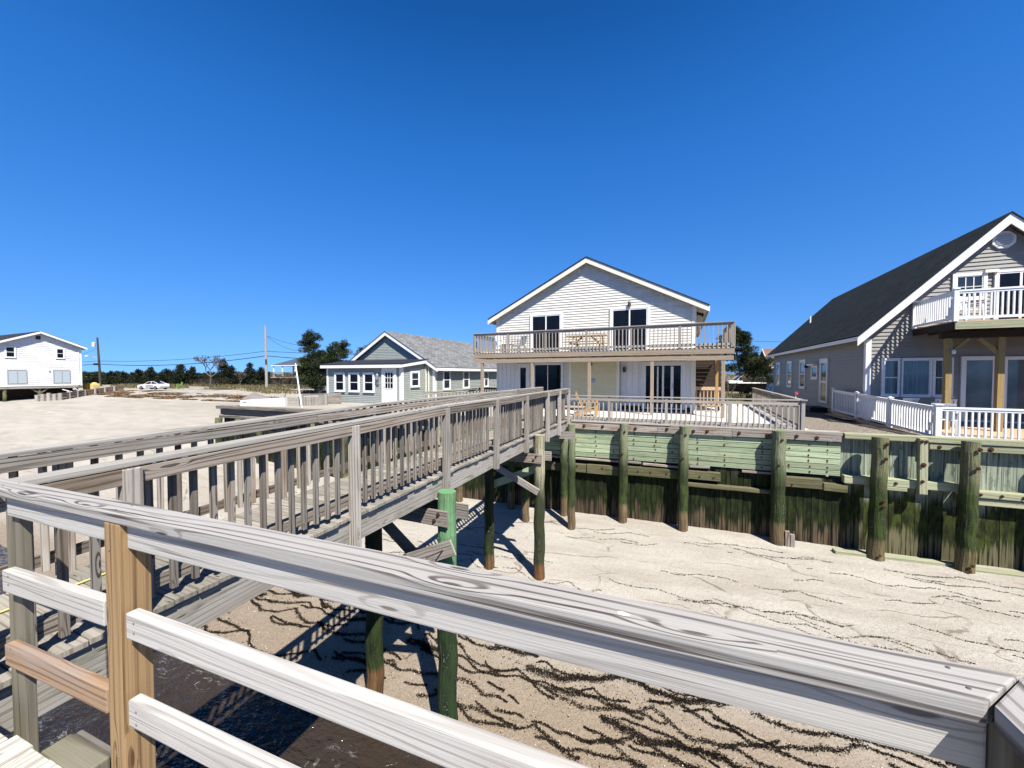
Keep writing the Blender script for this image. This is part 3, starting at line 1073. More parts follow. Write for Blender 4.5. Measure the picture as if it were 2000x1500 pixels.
# dark bulkhead of the neighbour, left of the walkway
b3 = thing('dark_bulkhead', 'old dark bulkhead with rotting black cap beams on short green piles, left of the walkway', 'bulkhead', WO, WPHI)
m = MB()
m.bar((-19.4, .2, -.10), (-13, .2, -.10), .34, .17)
m.bar((-13, .2, -.10), (-6.05, .2, -.10), .34, .17)
m.bar((-19.3, .28, -.36), (-6.05, .28, -.36), .16, .3)
m.bar((-19.25, .24, -.6), (-6.05, .24, -.6), .3, .14)
m.build('cap_beam', M['oldbeam'], b3, bevel=.03)
m = MB()
x = -19.3
while x < -6.1:
    w = .2
    m.bar((x + w / 2, .43, -3.8), (x + w / 2, .43, -.5 - rng.random() * .08), w - .01, .06, up=(0, 1, 0))
    x += w
m.build('sheet_boarding', M['sheet_a'], b3)
m = MB()
y = .5
while y < 14:
    m.bar((-19.32, y + .1, -2.5), (-19.32, y + .1, -.1), .06, .19, up=(0, 1, 0))
    y += .2
m.build('return_wall', M['sheet_a'], b3)
for i, x in enumerate((-19.15, -17.6, -16.0, -14.2, -12.3, -10.4, -8.4, -6.6)):
    pile_mb(2.9, .17, 0, 40 + i).build('pile', M['pile_right'], b3, loc=(x, .02, -.68))


# ------------------------------------------------------------------ walkway to the house
# frame: x runs along the walkway towards the house, y to the left of it
KO = Vector((-1.07, 6.05, 0))
KROT = R(90 - 23)
KW = Matrix.Translation(KO) @ Matrix.Rotation(KROT, 4, 'Z')


def dz_(t):
    return .14 if t > 0 else .14 + .022 * t


WIDTH = 1.24
wk = thing('walkway', 'weathered grey wooden walkway on tall piles crossing the sand to the house deck', 'walkway', KO, KROT)
m = MB()
t = -9.0
g = random.Random(2)
while t < 8.15:
    z = dz_(t)
    j = g.uniform(-.012, .012)
    m.bar((t + .07, .02 + j - .05, z - .019), (t + .07, WIDTH + .03 + j, z - .019 + g.uniform(-.003, .003)), .14, .038)
    t += .1465
m.build('deck_boards', M['walk_deck'], wk, bevel=.003)
for yy in (.03, WIDTH - .03):
    m = MB()
    for a, b in ((-9, -6.2), (-6.2, -1.9), (-1.9, 2.9), (2.9, 8.1)):
        m.bar((a + .002, yy, dz_(a) - .04 - .145), (b - .002, yy, dz_(b) - .04 - .145), .045, .285)
    m.build('stringer', M['weather_cap'], wk, bevel=.004)
# pile bents: two piles, cross beams front and back, crossed braces
bents = ((-.17, 'pile_fresh', 'pile_dark', 4.6, .14), (4.2, 'pile_pale', 'pile_dark', 4.4, .135))
bolt_l = None
for bi, (t, ma, mb_, h, rr) in enumerate(bents):
    top_r = -.10 if bi == 0 else .12
    pile_mb(4.6, rr * 1.05, 0, 60 + bi).build('pile', M[ma], wk, loc=(t, -.15, top_r))
    pile_mb(4.6, rr, 0, 70 + bi).build('pile', M[mb_], wk, loc=(t, WIDTH + .06, -.12))
    for s, zz in ((-1, -.46), (1, -.44)):
        m = MB()
        m.bar((t + s * (rr + .03), -.42 if s > 0 else -.27, zz), (t + s * (rr + .03), WIDTH + .3, zz), .045, .235)
        m.build('cross_beam', M['weather'], wk, bevel=.004)
    m = MB()
    if bi == 0:
        m.bar((t - rr - .028, -.36, -.86), (t - rr - .028, WIDTH + .1, -1.62), .045, .235)
    else:
        m.bar((t - rr - .028, -.18, -1.32), (t - rr - .028, WIDTH + .1, -.62), .045, .17)
    m.build('brace', M['weather'], wk, bevel=.004)
    m = MB()
    if bi == 0:
        m.bar((t + rr + .028, WIDTH + .1, -.75), (t + rr + .028, -.05, -1.75), .045, .2)
    else:
        m.bar((t + rr + .028, -.1, -.75), (t + rr + .028, WIDTH + .1, -1.4), .045, .2)
    m.build('brace', M['green'] if bi else M['weather'], wk, bevel=.004)
    for k_, (yy, zz) in enumerate(((-.12, -.40), (-.05, -.50))):
        o = inst(b0, wk, (t - rr - .054, yy, zz), -math.pi / 2)
        o.data = b0.data
        o.scale = (.6, .6, .6)
m = MB()
m.tube([(-.17 - .17, -.2, -.93), (-.17 - .48, -.1, -.93)], [.011, .009], 6)
m.build('rusty_rod', M['rust'], wk)
# bent hard against the bulkhead and the far bents towards the pier
for t in (-4.6, -8.4):
    for yy in (-.15, WIDTH + .1):
        pile_mb(5.2, .14, 0, int(80 + t)).build('pile', M['pile_dark'], wk, loc=(t, yy, -.1))
m = MB()
m.bar((7.0, -.38, -.3), (7.0, WIDTH + .2, -.3), .05, .24)
m.build('cross_beam', M['weather'], wk)
pile_mb(4.2, .13, 0, 91).build('pile', M['pile_g'], wk, loc=(7.35, -.2, .02))
pile_mb(4.2, .13, 0, 92).build('pile', M['pile_g'], wk, loc=(7.35, WIDTH + .2, -.1))


def walkway_railing(side, t0, t1, posts, pitch, name_label):
    """side -1: right-hand rail (outer face towards -y), +1: left-hand rail"""
    r = thing('walkway_railing', name_label, 'railing', KO, KROT)
    y0 = 0.0 if side < 0 else WIDTH
    sg = -1
    po = -.05 if side < 0 else .055
    ht = 1.07

    def zc(t): return dz_(t) + ht
    m = MB()
    cuts = [t0] + [c for c in (-6.0, -1.95, 2.6) if t0 < c < t1] + [t1]
    for a, b in zip(cuts[:-1], cuts[1:]):
        for aa, bb in ([(a, 0), (0, b)] if a < 0 < b else [(a, b)]):
            m.bar((aa, y0 + sg * .0, zc(aa) - .019), (bb, y0 + sg * .0, zc(bb) - .019), .14, .038)
    m.build('cap_rail', M['weather_cap'], r, bevel=.005)
    m = MB()
    ps = sorted(posts)
    joints = ps if side < 0 else [-4.9, -1.35, 2.3, 5.9]
    gp_ = .045 if side < 0 else .002
    for a, b in zip([t0] + joints, joints + [t1]):
        if b - a < .1: continue
        m.bar((a + gp_, y0 + sg * .05, zc(a) - .038 - .06), (b - gp_, y0 + sg * .05, zc(b) - .038 - .06), .04, .105)
    m.build('top_rail', M['weather'], r, bevel=.003)
    m = MB()
    m.bar((t0, y0 - sg * .085, dz_(t0) + .145), (0, y0 - sg * .085, dz_(0) + .145), .04, .09)
    m.bar((0, y0 - sg * .085, dz_(0) + .145), (t1, y0 - sg * .085, dz_(t1) + .145), .04, .09)
    m.build('bottom_rail', M['weather'], r)
    src = None
    m = MB()
    m.bar((0, 0, -.36), (0, 0, ht - .045), .095, .095, up=(0, 1, 0))
    for p in ps:
        if src is None:
            src = m.build('post', M['weather'], r, loc=(p, y0 + po, dz_(p)), bevel=.006)
        else:
            inst(src, r, (p, y0 + po, dz_(p)))
    kinds = []
    for q in range(5):
        m = MB()
        m.bar((rng.uniform(-.005, .005), 0, .06), (0, 0, ht - .05), .04, .04, up=(0, 1, 0))
        kinds.append(m)
    made = {}
    t = t0 + pitch * .6
    cnt = 0
    g = random.Random(3 + side)
    while t < t1 - .05:
        if min([abs(t - p) for p in ps] + [9]) > .085 and cnt < 100:
            q = g.randrange(5)
            if q not in made:
                made[q] = kinds[q].build('baluster', M['weather'], r, loc=(t, y0 - sg * .045, dz_(t)), bevel=.003)
            else:
                inst(made[q], r, (t + g.uniform(-.006, .006), y0 - sg * .045, dz_(t)))
            cnt += 1
        t += pitch
    return r


walkway_railing(-1, -6.9, 7.55, [-5.72, -3.82, -1.9, -.02, 1.82, 3.53, 5.2, 6.4, 7.5], .136, 'right-hand walkway railing nearest the pier, mossy cap rail over weathered balusters')
walkway_railing(1, -6.9, 8.5, [-5.6, -3.7, -1.8, .1, 1.95, 3.7, 5.4, 7.0, 8.45], .15, 'left-hand walkway railing on the far side of the planks, grey cap rail over dark balusters')

def nails(parent, spots, r, axis):
    src = None
    for p in spots:
        m = MB()
        d = Vector(axis)
        if src is None:
            m.tube([d * -.002, d * .0015], [r, r * .9], 8)
            src = m.build('nail_head', M['nail'], parent, loc=p)
        else:
            inst(src, parent, p)


M['nail'] = plain('dull_nail', (.27, .25, .235), .5, .5, .2, 40, .6)
# thin yellow cord lying on the walkway planks
m = MB()
m.tube([KW @ Vector((t, .95 + .05 * math.sin(t * 2), dz_(t) + .012)) for t in (-4.45, -4.2, -3.9, -3.6, -3.1, -2.7)], [.008] * 6, 6)
o = m.build('cord', M['yellow_rope'])
tag(o, 'thin yellow cord lying on the grey walkway planks', 'cord')

# ------------------------------------------------------------------ the pier the picture is taken from
PN = R(-20.18)
PO = Vector((0, .84, 0))
PW = Matrix.Translation(PO) @ Matrix.Rotation(PN, 4, 'Z')
pr = thing('pier', 'pale sun-bleached pier deck in the bottom left corner with planks running towards the shore', 'pier', PO, PN)
m = MB()
x = -5.2
g = random.Random(9)
while x < 3.4:
    m.bar((x + .07, -3.6, .181), (x + .07, -.045 + g.uniform(-.012, .012), .181 + g.uniform(-.003, .003)), .138, .038)
    x += .1435
m.build('deck_boards', M['pier_deck'], pr, bevel=.003)
m = MB()
m.box(-5.2, 3.4, -.16, -.12, -.14, .155)
m.box(-5.2, 3.4, -1.9, -1.86, -.14, .155)
m.build('joist', M['greypost'], pr)
m = MB()
m.bar((-2.02, .015, .08), (-1.73, .015, .08), .09, .19)
m.build('block', M['greypost'], pr, bevel=.008)
m = MB()
m.bar((-2.05, .085, .02), (-1.5, .085, .02), .04, .24)
m.build('ledger', M['weather'], pr, bevel=.004)
for i, x in enumerate((-4.2, -.9, 2.6)):
    pile_mb(4.9, .14, 0, 100 + i).build('pile', M['pile_dark'], pr, loc=(x, -.9, .1))

rl = thing('pier_railing', 'near pier railing with pale silvery cap rail, low horizontal rails and a yellow pine post', 'railing', PO, PN)
m = MB()
m.bar((-3.3, .045, 1.181), (.868, .045, 1.181), .092, .038)
# mitre the right-hand end where the side rail meets it
m.v = [(v[0] - .095 if (v[0] > .8 and v[1] < .045) else v[0], v[1], v[2]) for v in m.v]
m.build('cap_rail', M['near'], rl, bevel=.004)
m = MB()
m.bar((.825, .045, 1.1795), (.825, -2.6, 1.1795), .092, .0375)
m.v = [(v[0], v[1] - .048 if v[0] < .825 else v[1] + .046, v[2]) if v[1] > 0 else v for v in m.v]
m.build('cap_rail', M['near'], rl, bevel=.004)
m = MB()
m.bar((-2.39, .040, 1.117), (-1.587, .040, 1.117), .038, .088)
m.build('top_rail', M['near_lower'], rl, bevel=.005)
m = MB()
m.bar((-1.493, .040, 1.112), (.788, .040, 1.117), .038, .09)
m.build('top_rail', M['near_lower'], rl, bevel=.005)
m = MB()
m.bar((-1.47, .02, .800), (.80, .02, .792), .039, .092)
m.build('middle_rail', M['near_lower'], rl, bevel=.006)
m = MB()
m.bar((-2.39, .02, .790), (-1.605, .02, .812), .039, .095)
m.build('middle_rail', M['near_lower'], rl, bevel=.006)
m = MB()
m.bar((-1.47, .02, .480), (.80, .02, .487), .039, .095)
m.build('lower_rail', M['near_lower'], rl, bevel=.006)
m = MB()
m.bar((-2.39, .02, .460), (-1.605, .02, .480), .039, .092)
tag(m.build('lower_rail', M['brown'], rl, bevel=.006), 'brown unbleached lower rail')
m = MB()
m.bar((-1.54, .045, -.25), (-1.54, .045, 1.160), .092, .092, up=(0, 1, 0))
tag(m.build('post', M['fresh'], rl, bevel=.004), 'yellow pine post with dark grain')
m = MB()
m.bar((-2.41, .060, -.25), (-2.41, .060, 1.160), .13, .036, up=(0, 1, 0))
tag(m.build('post', M['greypost'], rl, bevel=.006), 'grey-green corner post')
nails(rl, [(x, y, 1.2005) for x in (-2.42, -1.56, .765) for y in (.022, .068)], .0032, (0, 0, 1))
nails(rl, [(x, -.0005, z) for x in (-1.42, -2.33) for z in (.785, .82, .455, .50)] + [(-1.555, -.0015, 1.06), (-1.53, -.0015, .3)], .004, (0, -1, 0))
m = MB()
g = random.Random(6)
for i in range(9):
    a = i * .7
    m.v.append((.235 + .016 * math.cos(a) * g.uniform(.5, 1.2), .03 + .007 * math.sin(a) * g.uniform(.5, 1.2), 1.2006))
m.f.append(list(range(9))); m.uv.append([(0, 0)] * 9); m.rn.append((.5, .5))
m.build('bird_dropping', M['white'], rl)
m = MB()
m.bar((.835, .045, -.25), (.835, .045, 1.160), .09, .09, up=(0, 1, 0))
m.build('post', M['greypost'], rl, bevel=.004)
m = MB()
m.bar((.835, -.005, 1.115), (.835, -2.6, 1.115), .038, .088)
m.build('top_rail', M['near_lower'], rl, bevel=.004)

# ------------------------------------------------------------------ house building helpers
def roof_gable(parent, x0, x1, xr, ze, zr, y0, y1, mat, trim, th=.12, rake=.2, soffit=True, fascia=.18):
    """ridge along y; eaves at x0 and x1 (height ze), ridge at xr (height zr) - heights of the upper surface"""
    m = MB()
    for xe in (x0, x1):
        L = math.hypot(xr - xe, zr - ze)
        s = 1 if xe < xr else -1
        nx_, nz_ = -s * (zr - ze) / L, abs(xr - xe) / L
        top = [(xe, y0 - .03, ze), (xe, y1 + .03, ze), (xr, y1 + .03, zr), (xr, y0 - .03, zr)]
        uv = [(0, 0), (y1 - y0, 0), (y1 - y0, L), (0, L)]
        bot = [(p[0] - nx_ * .04, p[1], p[2] - nz_ * .04) for p in top]
        bot[2] = (xr, y1 + .03, zr - .045); bot[3] = (xr, y0 - .03, zr - .045)
        if s > 0:
            m.face([top[1], top[0], top[3], top[2]][::-1] if False else [top[0], top[3], top[2], top[1]], [uv[0], uv[3], uv[2], uv[1]])
        else:
            m.face(top, uv)
        m.face(bot, uv)
        m.face([top[0], top[1], bot[1], bot[0]], uv)
        m.face([top[0], top[3], bot[3], bot[0]], uv)
        m.face([top[1], top[2], bot[2], bot[1]], uv)
    m.build('roof', mat, parent)
    for y, sgn in ((y0, 1), (y1, -1)):
        for xe in (x0, x1):
            m = MB()
            L = math.hypot(xr - xe, zr - ze)
            c = abs(xr - xe) / L
            drop = rake / c
            a, b = (xe, ze - .05), (xr, zr - .05)
            poly = [(a[0], a[1]), (b[0], b[1]), (b[0], b[1] - drop), (a[0], a[1] - drop)]
            m.prism(poly, y, y + sgn * .035) if sgn > 0 else m.prism(poly, y - .035, y)
            m.build('rake_board', trim, parent)
    if soffit:
        for xe in (x0, x1):
            m = MB()
            dz = .09
            m.face([(xe, y0 + .04, ze - dz), (xr, y0 + .04, zr - dz), (xr, y1 - .04, zr - dz), (xe, y1 - .04, ze - dz)])
            m.build('soffit', trim, parent)
    for xe, s in ((x0, 1), (x1, -1)):
        m = MB()
        m.box(min(xe, xe + s * .03), max(xe, xe + s * .03), y0 + .037, y1 - .037, ze - .05 - fascia, ze - .045, axis=1)
        m.build('fascia', trim, parent)


def boards(name, mat, parent, boxes):
    for b in boxes:
        m = MB(); m.box(*b, axis=2); m.build(name, mat, parent)


def window(parent, name, loc, rotz, w, h, frame_mat, glass, casing=.09, kind='double', grid=None, sash=.05, sill=True, curtain=None, deep=.0):
    """window or glazed door whose lower left corner is at loc; faces local -y"""
    m = MB()
    c = casing
    m.box(-c, 0, -.07, .02, -c if sill else 0, h + c, axis=2)
    m.box(w, w + c, -.07, .02, -c if sill else 0, h + c, axis=2)
    m.box(.001, w - .001, -.069, .02, h, h + c, axis=0)
    if sill:
        m.box(.001, w - .001, -.069, .02, -c, 0, axis=0)
        m.box(-c - .02, w + c + .02, -.095, -.071, -c, -c + .035, axis=0)
    s = sash
    y0, y1 = -.056, -.018
    m.box(0, s, y0, y1, 0, h, axis=2)
    m.box(w - s, w, y0, y1, 0, h, axis=2)
    m.box(s, w - s, y0, y1, 0, s, axis=0)
    m.box(s, w - s, y0, y1, h - s, h, axis=0)
    if kind == 'double':
        m.box(s, w - s, y0 - .008, y1, h * .5 - s * .5, h * .5 + s * .5, axis=0)
    if kind == 'slider':
        m.box(w * .5 - s * .6, w * .5 + s * .6, y0 - .008, y1, s, h - s, axis=2)
    if grid:
        nx_, nz_, g0, g1 = grid
        for i in range(1, nx_):
            x = s + (w - 2 * s) * i / nx_
            m.box(x - .012, x + .012, y0 + .003, y1, g0, g1, axis=2)
        for i in range(1, nz_):
            z = g0 + (g1 - g0) * i / nz_
            m.box(s, w - s, y0 + .004, y1, z - .012, z + .012, axis=0)
    f = m.build(name, frame_mat, parent, loc=loc, rot=rotz)
    m = MB()
    m.face([(s, -.038, s), (w - s, -.038, s), (w - s, -.038, h - s), (s, -.038, h - s)])
    m.build('pane', glass, f)
    return f


def paneled_wall(mb, x0, x1, z0, z1, y, pitch=.3):
    """vertical grooved boarding facing -y"""
    x = x0
    while x < x1 - .01:
        e = min(x + pitch, x1)
        mb.box(x + .006, e - .006, y - .02, y, z0, z1, axis=2)
        x = e
    mb.box(x0, x1, y, y + .02, z0, z1)


# ------------------------------------------------------------------ central beach house
HO = Vector((-1.89, 19.01, 0)); HR = R(-24)
hs_ = thing('beach_house', 'cream two-storey beach house with low gable, black sliding doors and a grey balcony', 'house', HO, HR)
WX0, WX1, WY, WD = .2, 9.95, 2.2, 12.5
m = MB()
m.siding([(WX0, 2.55), (WX1, 2.55), (WX1, 4.72), ((WX0 + WX1) / 2, 7.16), (WX0, 4.72)], .125, .024)
w = m.build('upper_wall', M['cream'], hs_, loc=(0, WY, 0))
m = MB()
m.box(WX0 + .02, WX1 - .02, WY + .03, WY + WD, -.6, 4.7)
m.build('side_wall', M['cream'], hs_)
m = MB()
m.prism([(WX0 + .02, 4.7), (WX1 - .02, 4.7), ((WX0 + WX1) / 2, 7.12)], WY + .03, WY + WD)
m.build('gable_core', M['cream'], hs_)
m = MB()
paneled_wall(m, .30, 4.28, .0, 2.5, WY, .235)
tag(m.build('lower_wall', M['white_panel'], hs_), 'white vertical panelled wall')
m = MB()
paneled_wall(m, 6.75, 9.78, .0, 2.5, WY, .27)
tag(m.build('lower_wall', M['white_panel'], hs_), 'white vertical panelled wall')
m = MB()
m.siding([(4.42, .0), (6.6, .0), (6.6, 2.5), (4.42, 2.5)], .15, .016)
tag(m.build('lower_wall', M['cream_yellow'], hs_, loc=(0, WY - .28, 0)), 'buttery lap-sided shower wall')
boards('corner_board', M['cream_trim'], hs_, ((4.3, 4.42, WY - .3, WY + .02, 0, 2.5), (6.6, 6.73, WY - .3, WY + .02, 0, 2.5)))
m = MB()
m.box(4.42, 6.6, WY - .28, WY + .02, -.02, 2.5)
m.build('shower_core', M['cream_yellow'], hs_)
boards('corner_board', M['cream_trim'], hs_, ((WX0 - .01, .30, WY - .035, WY + .1, -.1, 2.55), (9.78, WX1 + .02, WY - .035, WY + .1, -.1, 2.55),
       (WX1 - .15, WX1 + .02, WY - .03, WY + .12, 2.56, 4.72), (WX0 - .02, WX0 + .15, WY - .03, WY + .12, 2.56, 4.72)))
roof_gable(hs_, -.22, 10.48, 5.13, 4.66, 7.36, 1.91, WY + WD + .4, M['roof_navy'], M['cream_trim'], rake=.22)
# glazing
window(hs_, 'sliding_door', (2.24, WY, 2.74), 0, 1.55, 1.96, M['white_vinyl'], M['glass'], .1, 'slider')
window(hs_, 'sliding_door', (6.34, WY, 2.74), 0, 1.6, 2.0, M['white_vinyl'], M['glass'], .11, 'slider')
window(hs_, 'sliding_door', (2.40, WY - .02, .10), 0, 1.45, 2.08, M['white_panel'], M['glass'], .1, 'slider', sill=False, sash=.03)
d = window(hs_, 'door', (1.47, WY - .02, .05), 0, .58, 2.1, M['white_panel'], M['glass'], .09, 'single', sill=False, sash=.13)
d = window(hs_, 'sliding_door', (7.82, WY - .02, .08), 0, 1.62, 2.06, M['white_panel'], M['glass'], .12, 'slider', sill=False, sash=.07)
m = MB()
m.box(.55, .62, -.05, -.039, .1, 1.95, axis=2)
m.box(1.13, 1.25, -.05, -.039, .1, 1.95, axis=2)
m.build('stile', M['white_panel'], d)
m = MB(); m.box(1.2, 1.23, -.085, -.05, .95, 1.2)
m.build('handle', M['steel'], d)
# lamps and shower
for x, z in ((7.14, 4.83), (6.93, 1.76)):
    m = MB()
    m.lathe((x, WY - .12, z), [(.03, 0), (.07, .02), (.07, .17), (.085, .19), (.05, .25), (.015, .28)], 10)
    m.box(x - .035, x + .035, WY - .06, WY - .015, z + .04, z + .22)
    m.build('wall_lamp', M['bronze'], hs_)
m = MB()
m.tube([(5.45, WY - .29, 2.15), (5.45, WY - .42, 2.2), (5.45, WY - .5, 2.12)], [.015, .015, .05], 8)
m.build('shower_head', M['bronze'], hs_)
m = MB()
m.lathe((5.5, WY - .30, 1.36), [(.1, -.02), (.11, 0), (.1, .02)], 12)
m.v = [(v[0], WY - .30 + (v[2] - 1.36), 1.36 + (v[1] - WY + .30)) for v in m.v]
m.tube([(5.5, WY - .3, 1.36), (5.5, WY - .38, 1.36)], [.03, .025], 8)
m.build('shower_valve', M['steel'], hs_)
m = MB()
for dx in (-.1, .12):
    m.tube([(WX1 + .1, WY + .35 + dx, 4.4), (WX1 + .28, WY + .22 + dx, 4.3)], [.03, .07], 8)
m.box(WX1, WX1 + .1, WY + .25, WY + .45, 4.33, 4.47)
m.build('floodlight', M['dark'], hs_)
# dark skirt under the wall above the deck
m = MB()
m.box(.3, 9.8, WY - .045, WY + .01, -.3, .2)
m.build('skirt', M['dark'], hs_)

# balcony on posts
bl = thing('balcony', 'weathered grey balcony with slatted railing on five posts across the front of the cream house', 'balcony', HO, HR)
BW = 11.2
m = MB()
y = .03
while y < WY - .1:
    m.bar((-.05, y + .07, 2.70), (BW + .05, y + .07, 2.70), .138, .036)
    y += .145
m.build('floor_boards', M['deck'], bl)
m = MB()
m.bar((-.02, .035, 2.565), (BW / 2, .035, 2.565), .05, .20)
m.bar((BW / 2 + .005, .035, 2.565), (BW + .02, .035, 2.565), .05, .20)
m.build('fascia', M['beam'], bl)
m = MB()
m.box(-.02, .03, .09, WY - .03, 2.46, 2.67, axis=1)
m.box(BW - .03, BW + .02, .09, WY - .03, 2.46, 2.67, axis=1)
x = .4
while x < BW:
    m.box(x, x + .04, .09, WY - .06, 2.48, 2.67, axis=1)
    x += .5
m.build('joist', M['balcony'], bl)
m = MB()
m.bar((0, .085, 2.31), (BW, .085, 2.31), .12, .17)
m.build('beam', M['beam'], bl)
m = MB()
m.bar((0, 0, -.15), (0, 0, 2.23), .125, .125, up=(0, 1, 0))
p0 = m.build('post', M['beam'], bl, loc=(.42, .10, 0), bevel=.006)
for x in (3.06, 5.72, 8.3, 10.86):
    inst(p0, bl, (x, .10, 0))
m = MB()
m.bar((0, 0, -.2), (0, 0, 2.45), .11, .11, up=(0, 1, 0))
tag(m.build('post', M['orange'], bl, loc=(10.82, 2.5, 0)), 'orange post by the stair')
for (a, b, nm) in (((0, .03), (BW, .03), 'f'), ((.03, .05), (.03, WY - .05), 'l'), ((BW - .03, .05), (BW - .03, WY + 1.5), 'r')):
    A_ = Vector((a[0], a[1], 0)); B_ = Vector((b[0], b[1], 0))
    D_ = (B_ - A_); L = D_.length; D_.normalize()
    m = MB()
    m.bar(A_ + Vector((0, 0, 3.665)), B_ + Vector((0, 0, 3.665)), .14, .036)
    tr = m.build('cap_rail', M['balcony'], bl)
    m = MB()
    m.bar(A_ + Vector((0, 0, 3.59)), B_ + Vector((0, 0, 3.59)), .038, .09)
    m.build('top_rail', M['balcony'], bl)
    m = MB()
    m.bar(A_ + Vector((0, 0, 2.83)), B_ + Vector((0, 0, 2.83)), .038, .09)
    m.build('bottom_rail', M['balcony'], bl)
    np_ = max(1, round(L / 1.87))
    m = MB(); m.bar((0, 0, 2.72), (0, 0, 3.60), .085, .085, up=(0, 1, 0))
    s = None
    for i in range(np_ + 1):
        q = A_ + D_ * (L * i / np_)
        if nm != 'f' and i == 0: continue
        if s is None: s = m.build('rail_post', M['balcony'], bl, loc=(q.x, q.y + (.0 if nm == 'f' else 0), 0))
        else: inst(s, bl, (q.x, q.y + (.0 if nm == 'f' else 0), 0))
    nb = int(L / .152)
    m = MB(); m.bar((0, 0, 2.72), (0, 0, 3.55), .038, .036, up=(0, 1, 0))
    s = None
    off = Vector((0, -.034, 0)) if nm == 'f' else Vector((-.034 if nm == 'l' else .034, 0, 0))
    for i in range(nb):
        q = A_ + D_ * (L * (i + .5) / nb) + off
        if abs(((i + .5) / nb * np_) % 1.0 - .0) * L / np_ < .06: continue
        if s is None: s = m.build('baluster', M['balcony'], bl, loc=q)
        else: inst(s, bl, q)

# stair and its rail in the shade at the right end of the porch
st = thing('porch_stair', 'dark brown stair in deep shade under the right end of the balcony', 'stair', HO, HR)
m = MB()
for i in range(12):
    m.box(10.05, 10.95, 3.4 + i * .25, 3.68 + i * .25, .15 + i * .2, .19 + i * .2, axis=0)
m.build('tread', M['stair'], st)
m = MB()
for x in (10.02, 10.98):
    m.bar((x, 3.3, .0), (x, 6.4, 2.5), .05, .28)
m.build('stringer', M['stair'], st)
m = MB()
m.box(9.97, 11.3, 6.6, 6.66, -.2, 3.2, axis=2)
m.build('back_wall', M['stair'], st)
tr_ = thing('stair_railing', 'short tan wooden railing in front of the dark porch stair', 'railing', HO, HR)
m = MB(); m.bar((9.98, 3.2, 1.02), (11.15, 3.2, 1.02), .09, .15)
m.build('cap_rail', M['tan_deck'], tr_)
m = MB(); m.bar((9.98, 3.2, .25), (11.15, 3.2, .25), .05, .1)
m.build('bottom_rail', M['tan_deck'], tr_)
m = MB(); m.bar((0, 0, .28), (0, 0, .95), .04, .04, up=(0, 1, 0))
s = None
for i in range(8):
    q = (10.05 + i * .15, 3.2, 0)
    if s is None: s = m.build('baluster', M['tan_deck'], tr_, loc=q)
    else: inst(s, tr_, q)

# lower deck
dk = thing('wooden_deck', 'bleached lower deck of grey planks between the bulkhead and the cream house', 'deck', HO, HR)
m = MB()
x = -.6
while x < 12.9:
    yf = -2.84 + (x - 5.6) / 7.16 * .36
    yb = WY - .02 if x < 9.9 else 8.6
    m.bar((x + .07, yf - .02, -.019), (x + .07, yb, -.019 + rng.uniform(-.003, .003)), .138, .038)
    x += .1445
m.build('deck_boards', M['deck'], dk)
m = MB()
m.bar((-.6, -2.84 - 6.2 / 7.16 * .36 + .04, -.14), (12.88, -2.84 + 7.28 / 7.16 * .36 + .04, -.14), .04, .19)
m.build('rim_joist', M['balcony'], dk)

dA = at_z(1110, 820, 0); dB = at_z(1567, 840, 0)
dC = at_z(1471, 757, .92)


def deck_rail(nm, A_, B_, z, pitch, posts, label, inner, cap=.92, bal_mat='railwood', far=False):
    r = thing('deck_railing', label, 'railing')
    D_ = (B_ - A_); D_.z = 0; L = D_.length; D_.normalize()
    n = Vector((-D_.y, D_.x, 0)) * inner
    A_ = Vector((A_.x, A_.y, z)); B_ = Vector((B_.x, B_.y, z))
    up = Vector((0, 0, 1))
    m = MB()
    m.bar(A_ - D_ * .06 + up * (cap - .02), (A_ + B_) / 2 + up * (cap - .02), .14, .036)
    m.bar((A_ + B_) / 2 + D_ * .004 + up * (cap - .02), B_ + D_ * .10 + up * (cap - .02), .14, .036)
    m.build('cap_rail', M['railwood'], r, bevel=.004)
    m = MB()
    m.bar(A_ + up * (cap - .14) - n * .03, (A_ + B_ * 1) / 2 + up * (cap - .14) - n * .03, .038, .09)
    m.bar((A_ + B_) / 2 + D_ * .004 + up * (cap - .14) - n * .03, B_ + up * (cap - .14) - n * .03, .038, .09)
    m.build('top_rail', M['railwood'], r)
    m = MB()
    m.bar(A_ + up * .10 + n * .02, B_ + up * .10 + n * .02, .038, .085)
    m.build('bottom_rail', M['railwood'], r)
    a = math.atan2(D_.y, D_.x)
    m = MB(); m.bar((0, 0, -.18), (0, 0, cap - .04), .09, .09, up=(0, 1, 0))
    s = None
    for t in posts:
        q = A_ + D_ * t - n * .0
        if s is None: s = m.build('post', M[bal_mat], r, loc=q, rot=a)
        else: inst(s, r, q, a)
    m = MB(); m.bar((0, 0, -.02), (0, 0, cap - .10), .040, .036, up=(0, 1, 0))
    s = None
    nb = int(L / pitch)
    for i in range(nb):
        t = (i + .5) * L / nb
        if min(abs(t - p) for p in posts) < .075: continue
        q = A_ + D_ * t - n * .004
        if s is None: s = m.build('baluster', M[bal_mat], r, loc=q, rot=a)
        else: inst(s, r, q, a)
    return r


deck_rail('front', dA, dB, 0, .148, [0, 1.47, 3.35, 5.24, 7.1], 'bleached deck railing along the top of the green plank bulkhead', 1)
deck_rail('side', Vector((8.74, 11.5, 0)), dC, 0, .15, [.02, 1.9, 3.8, 5.7, 7.6, 9.5, 11.1], 'weathered side deck railing running back towards the grey house and pine', 1)

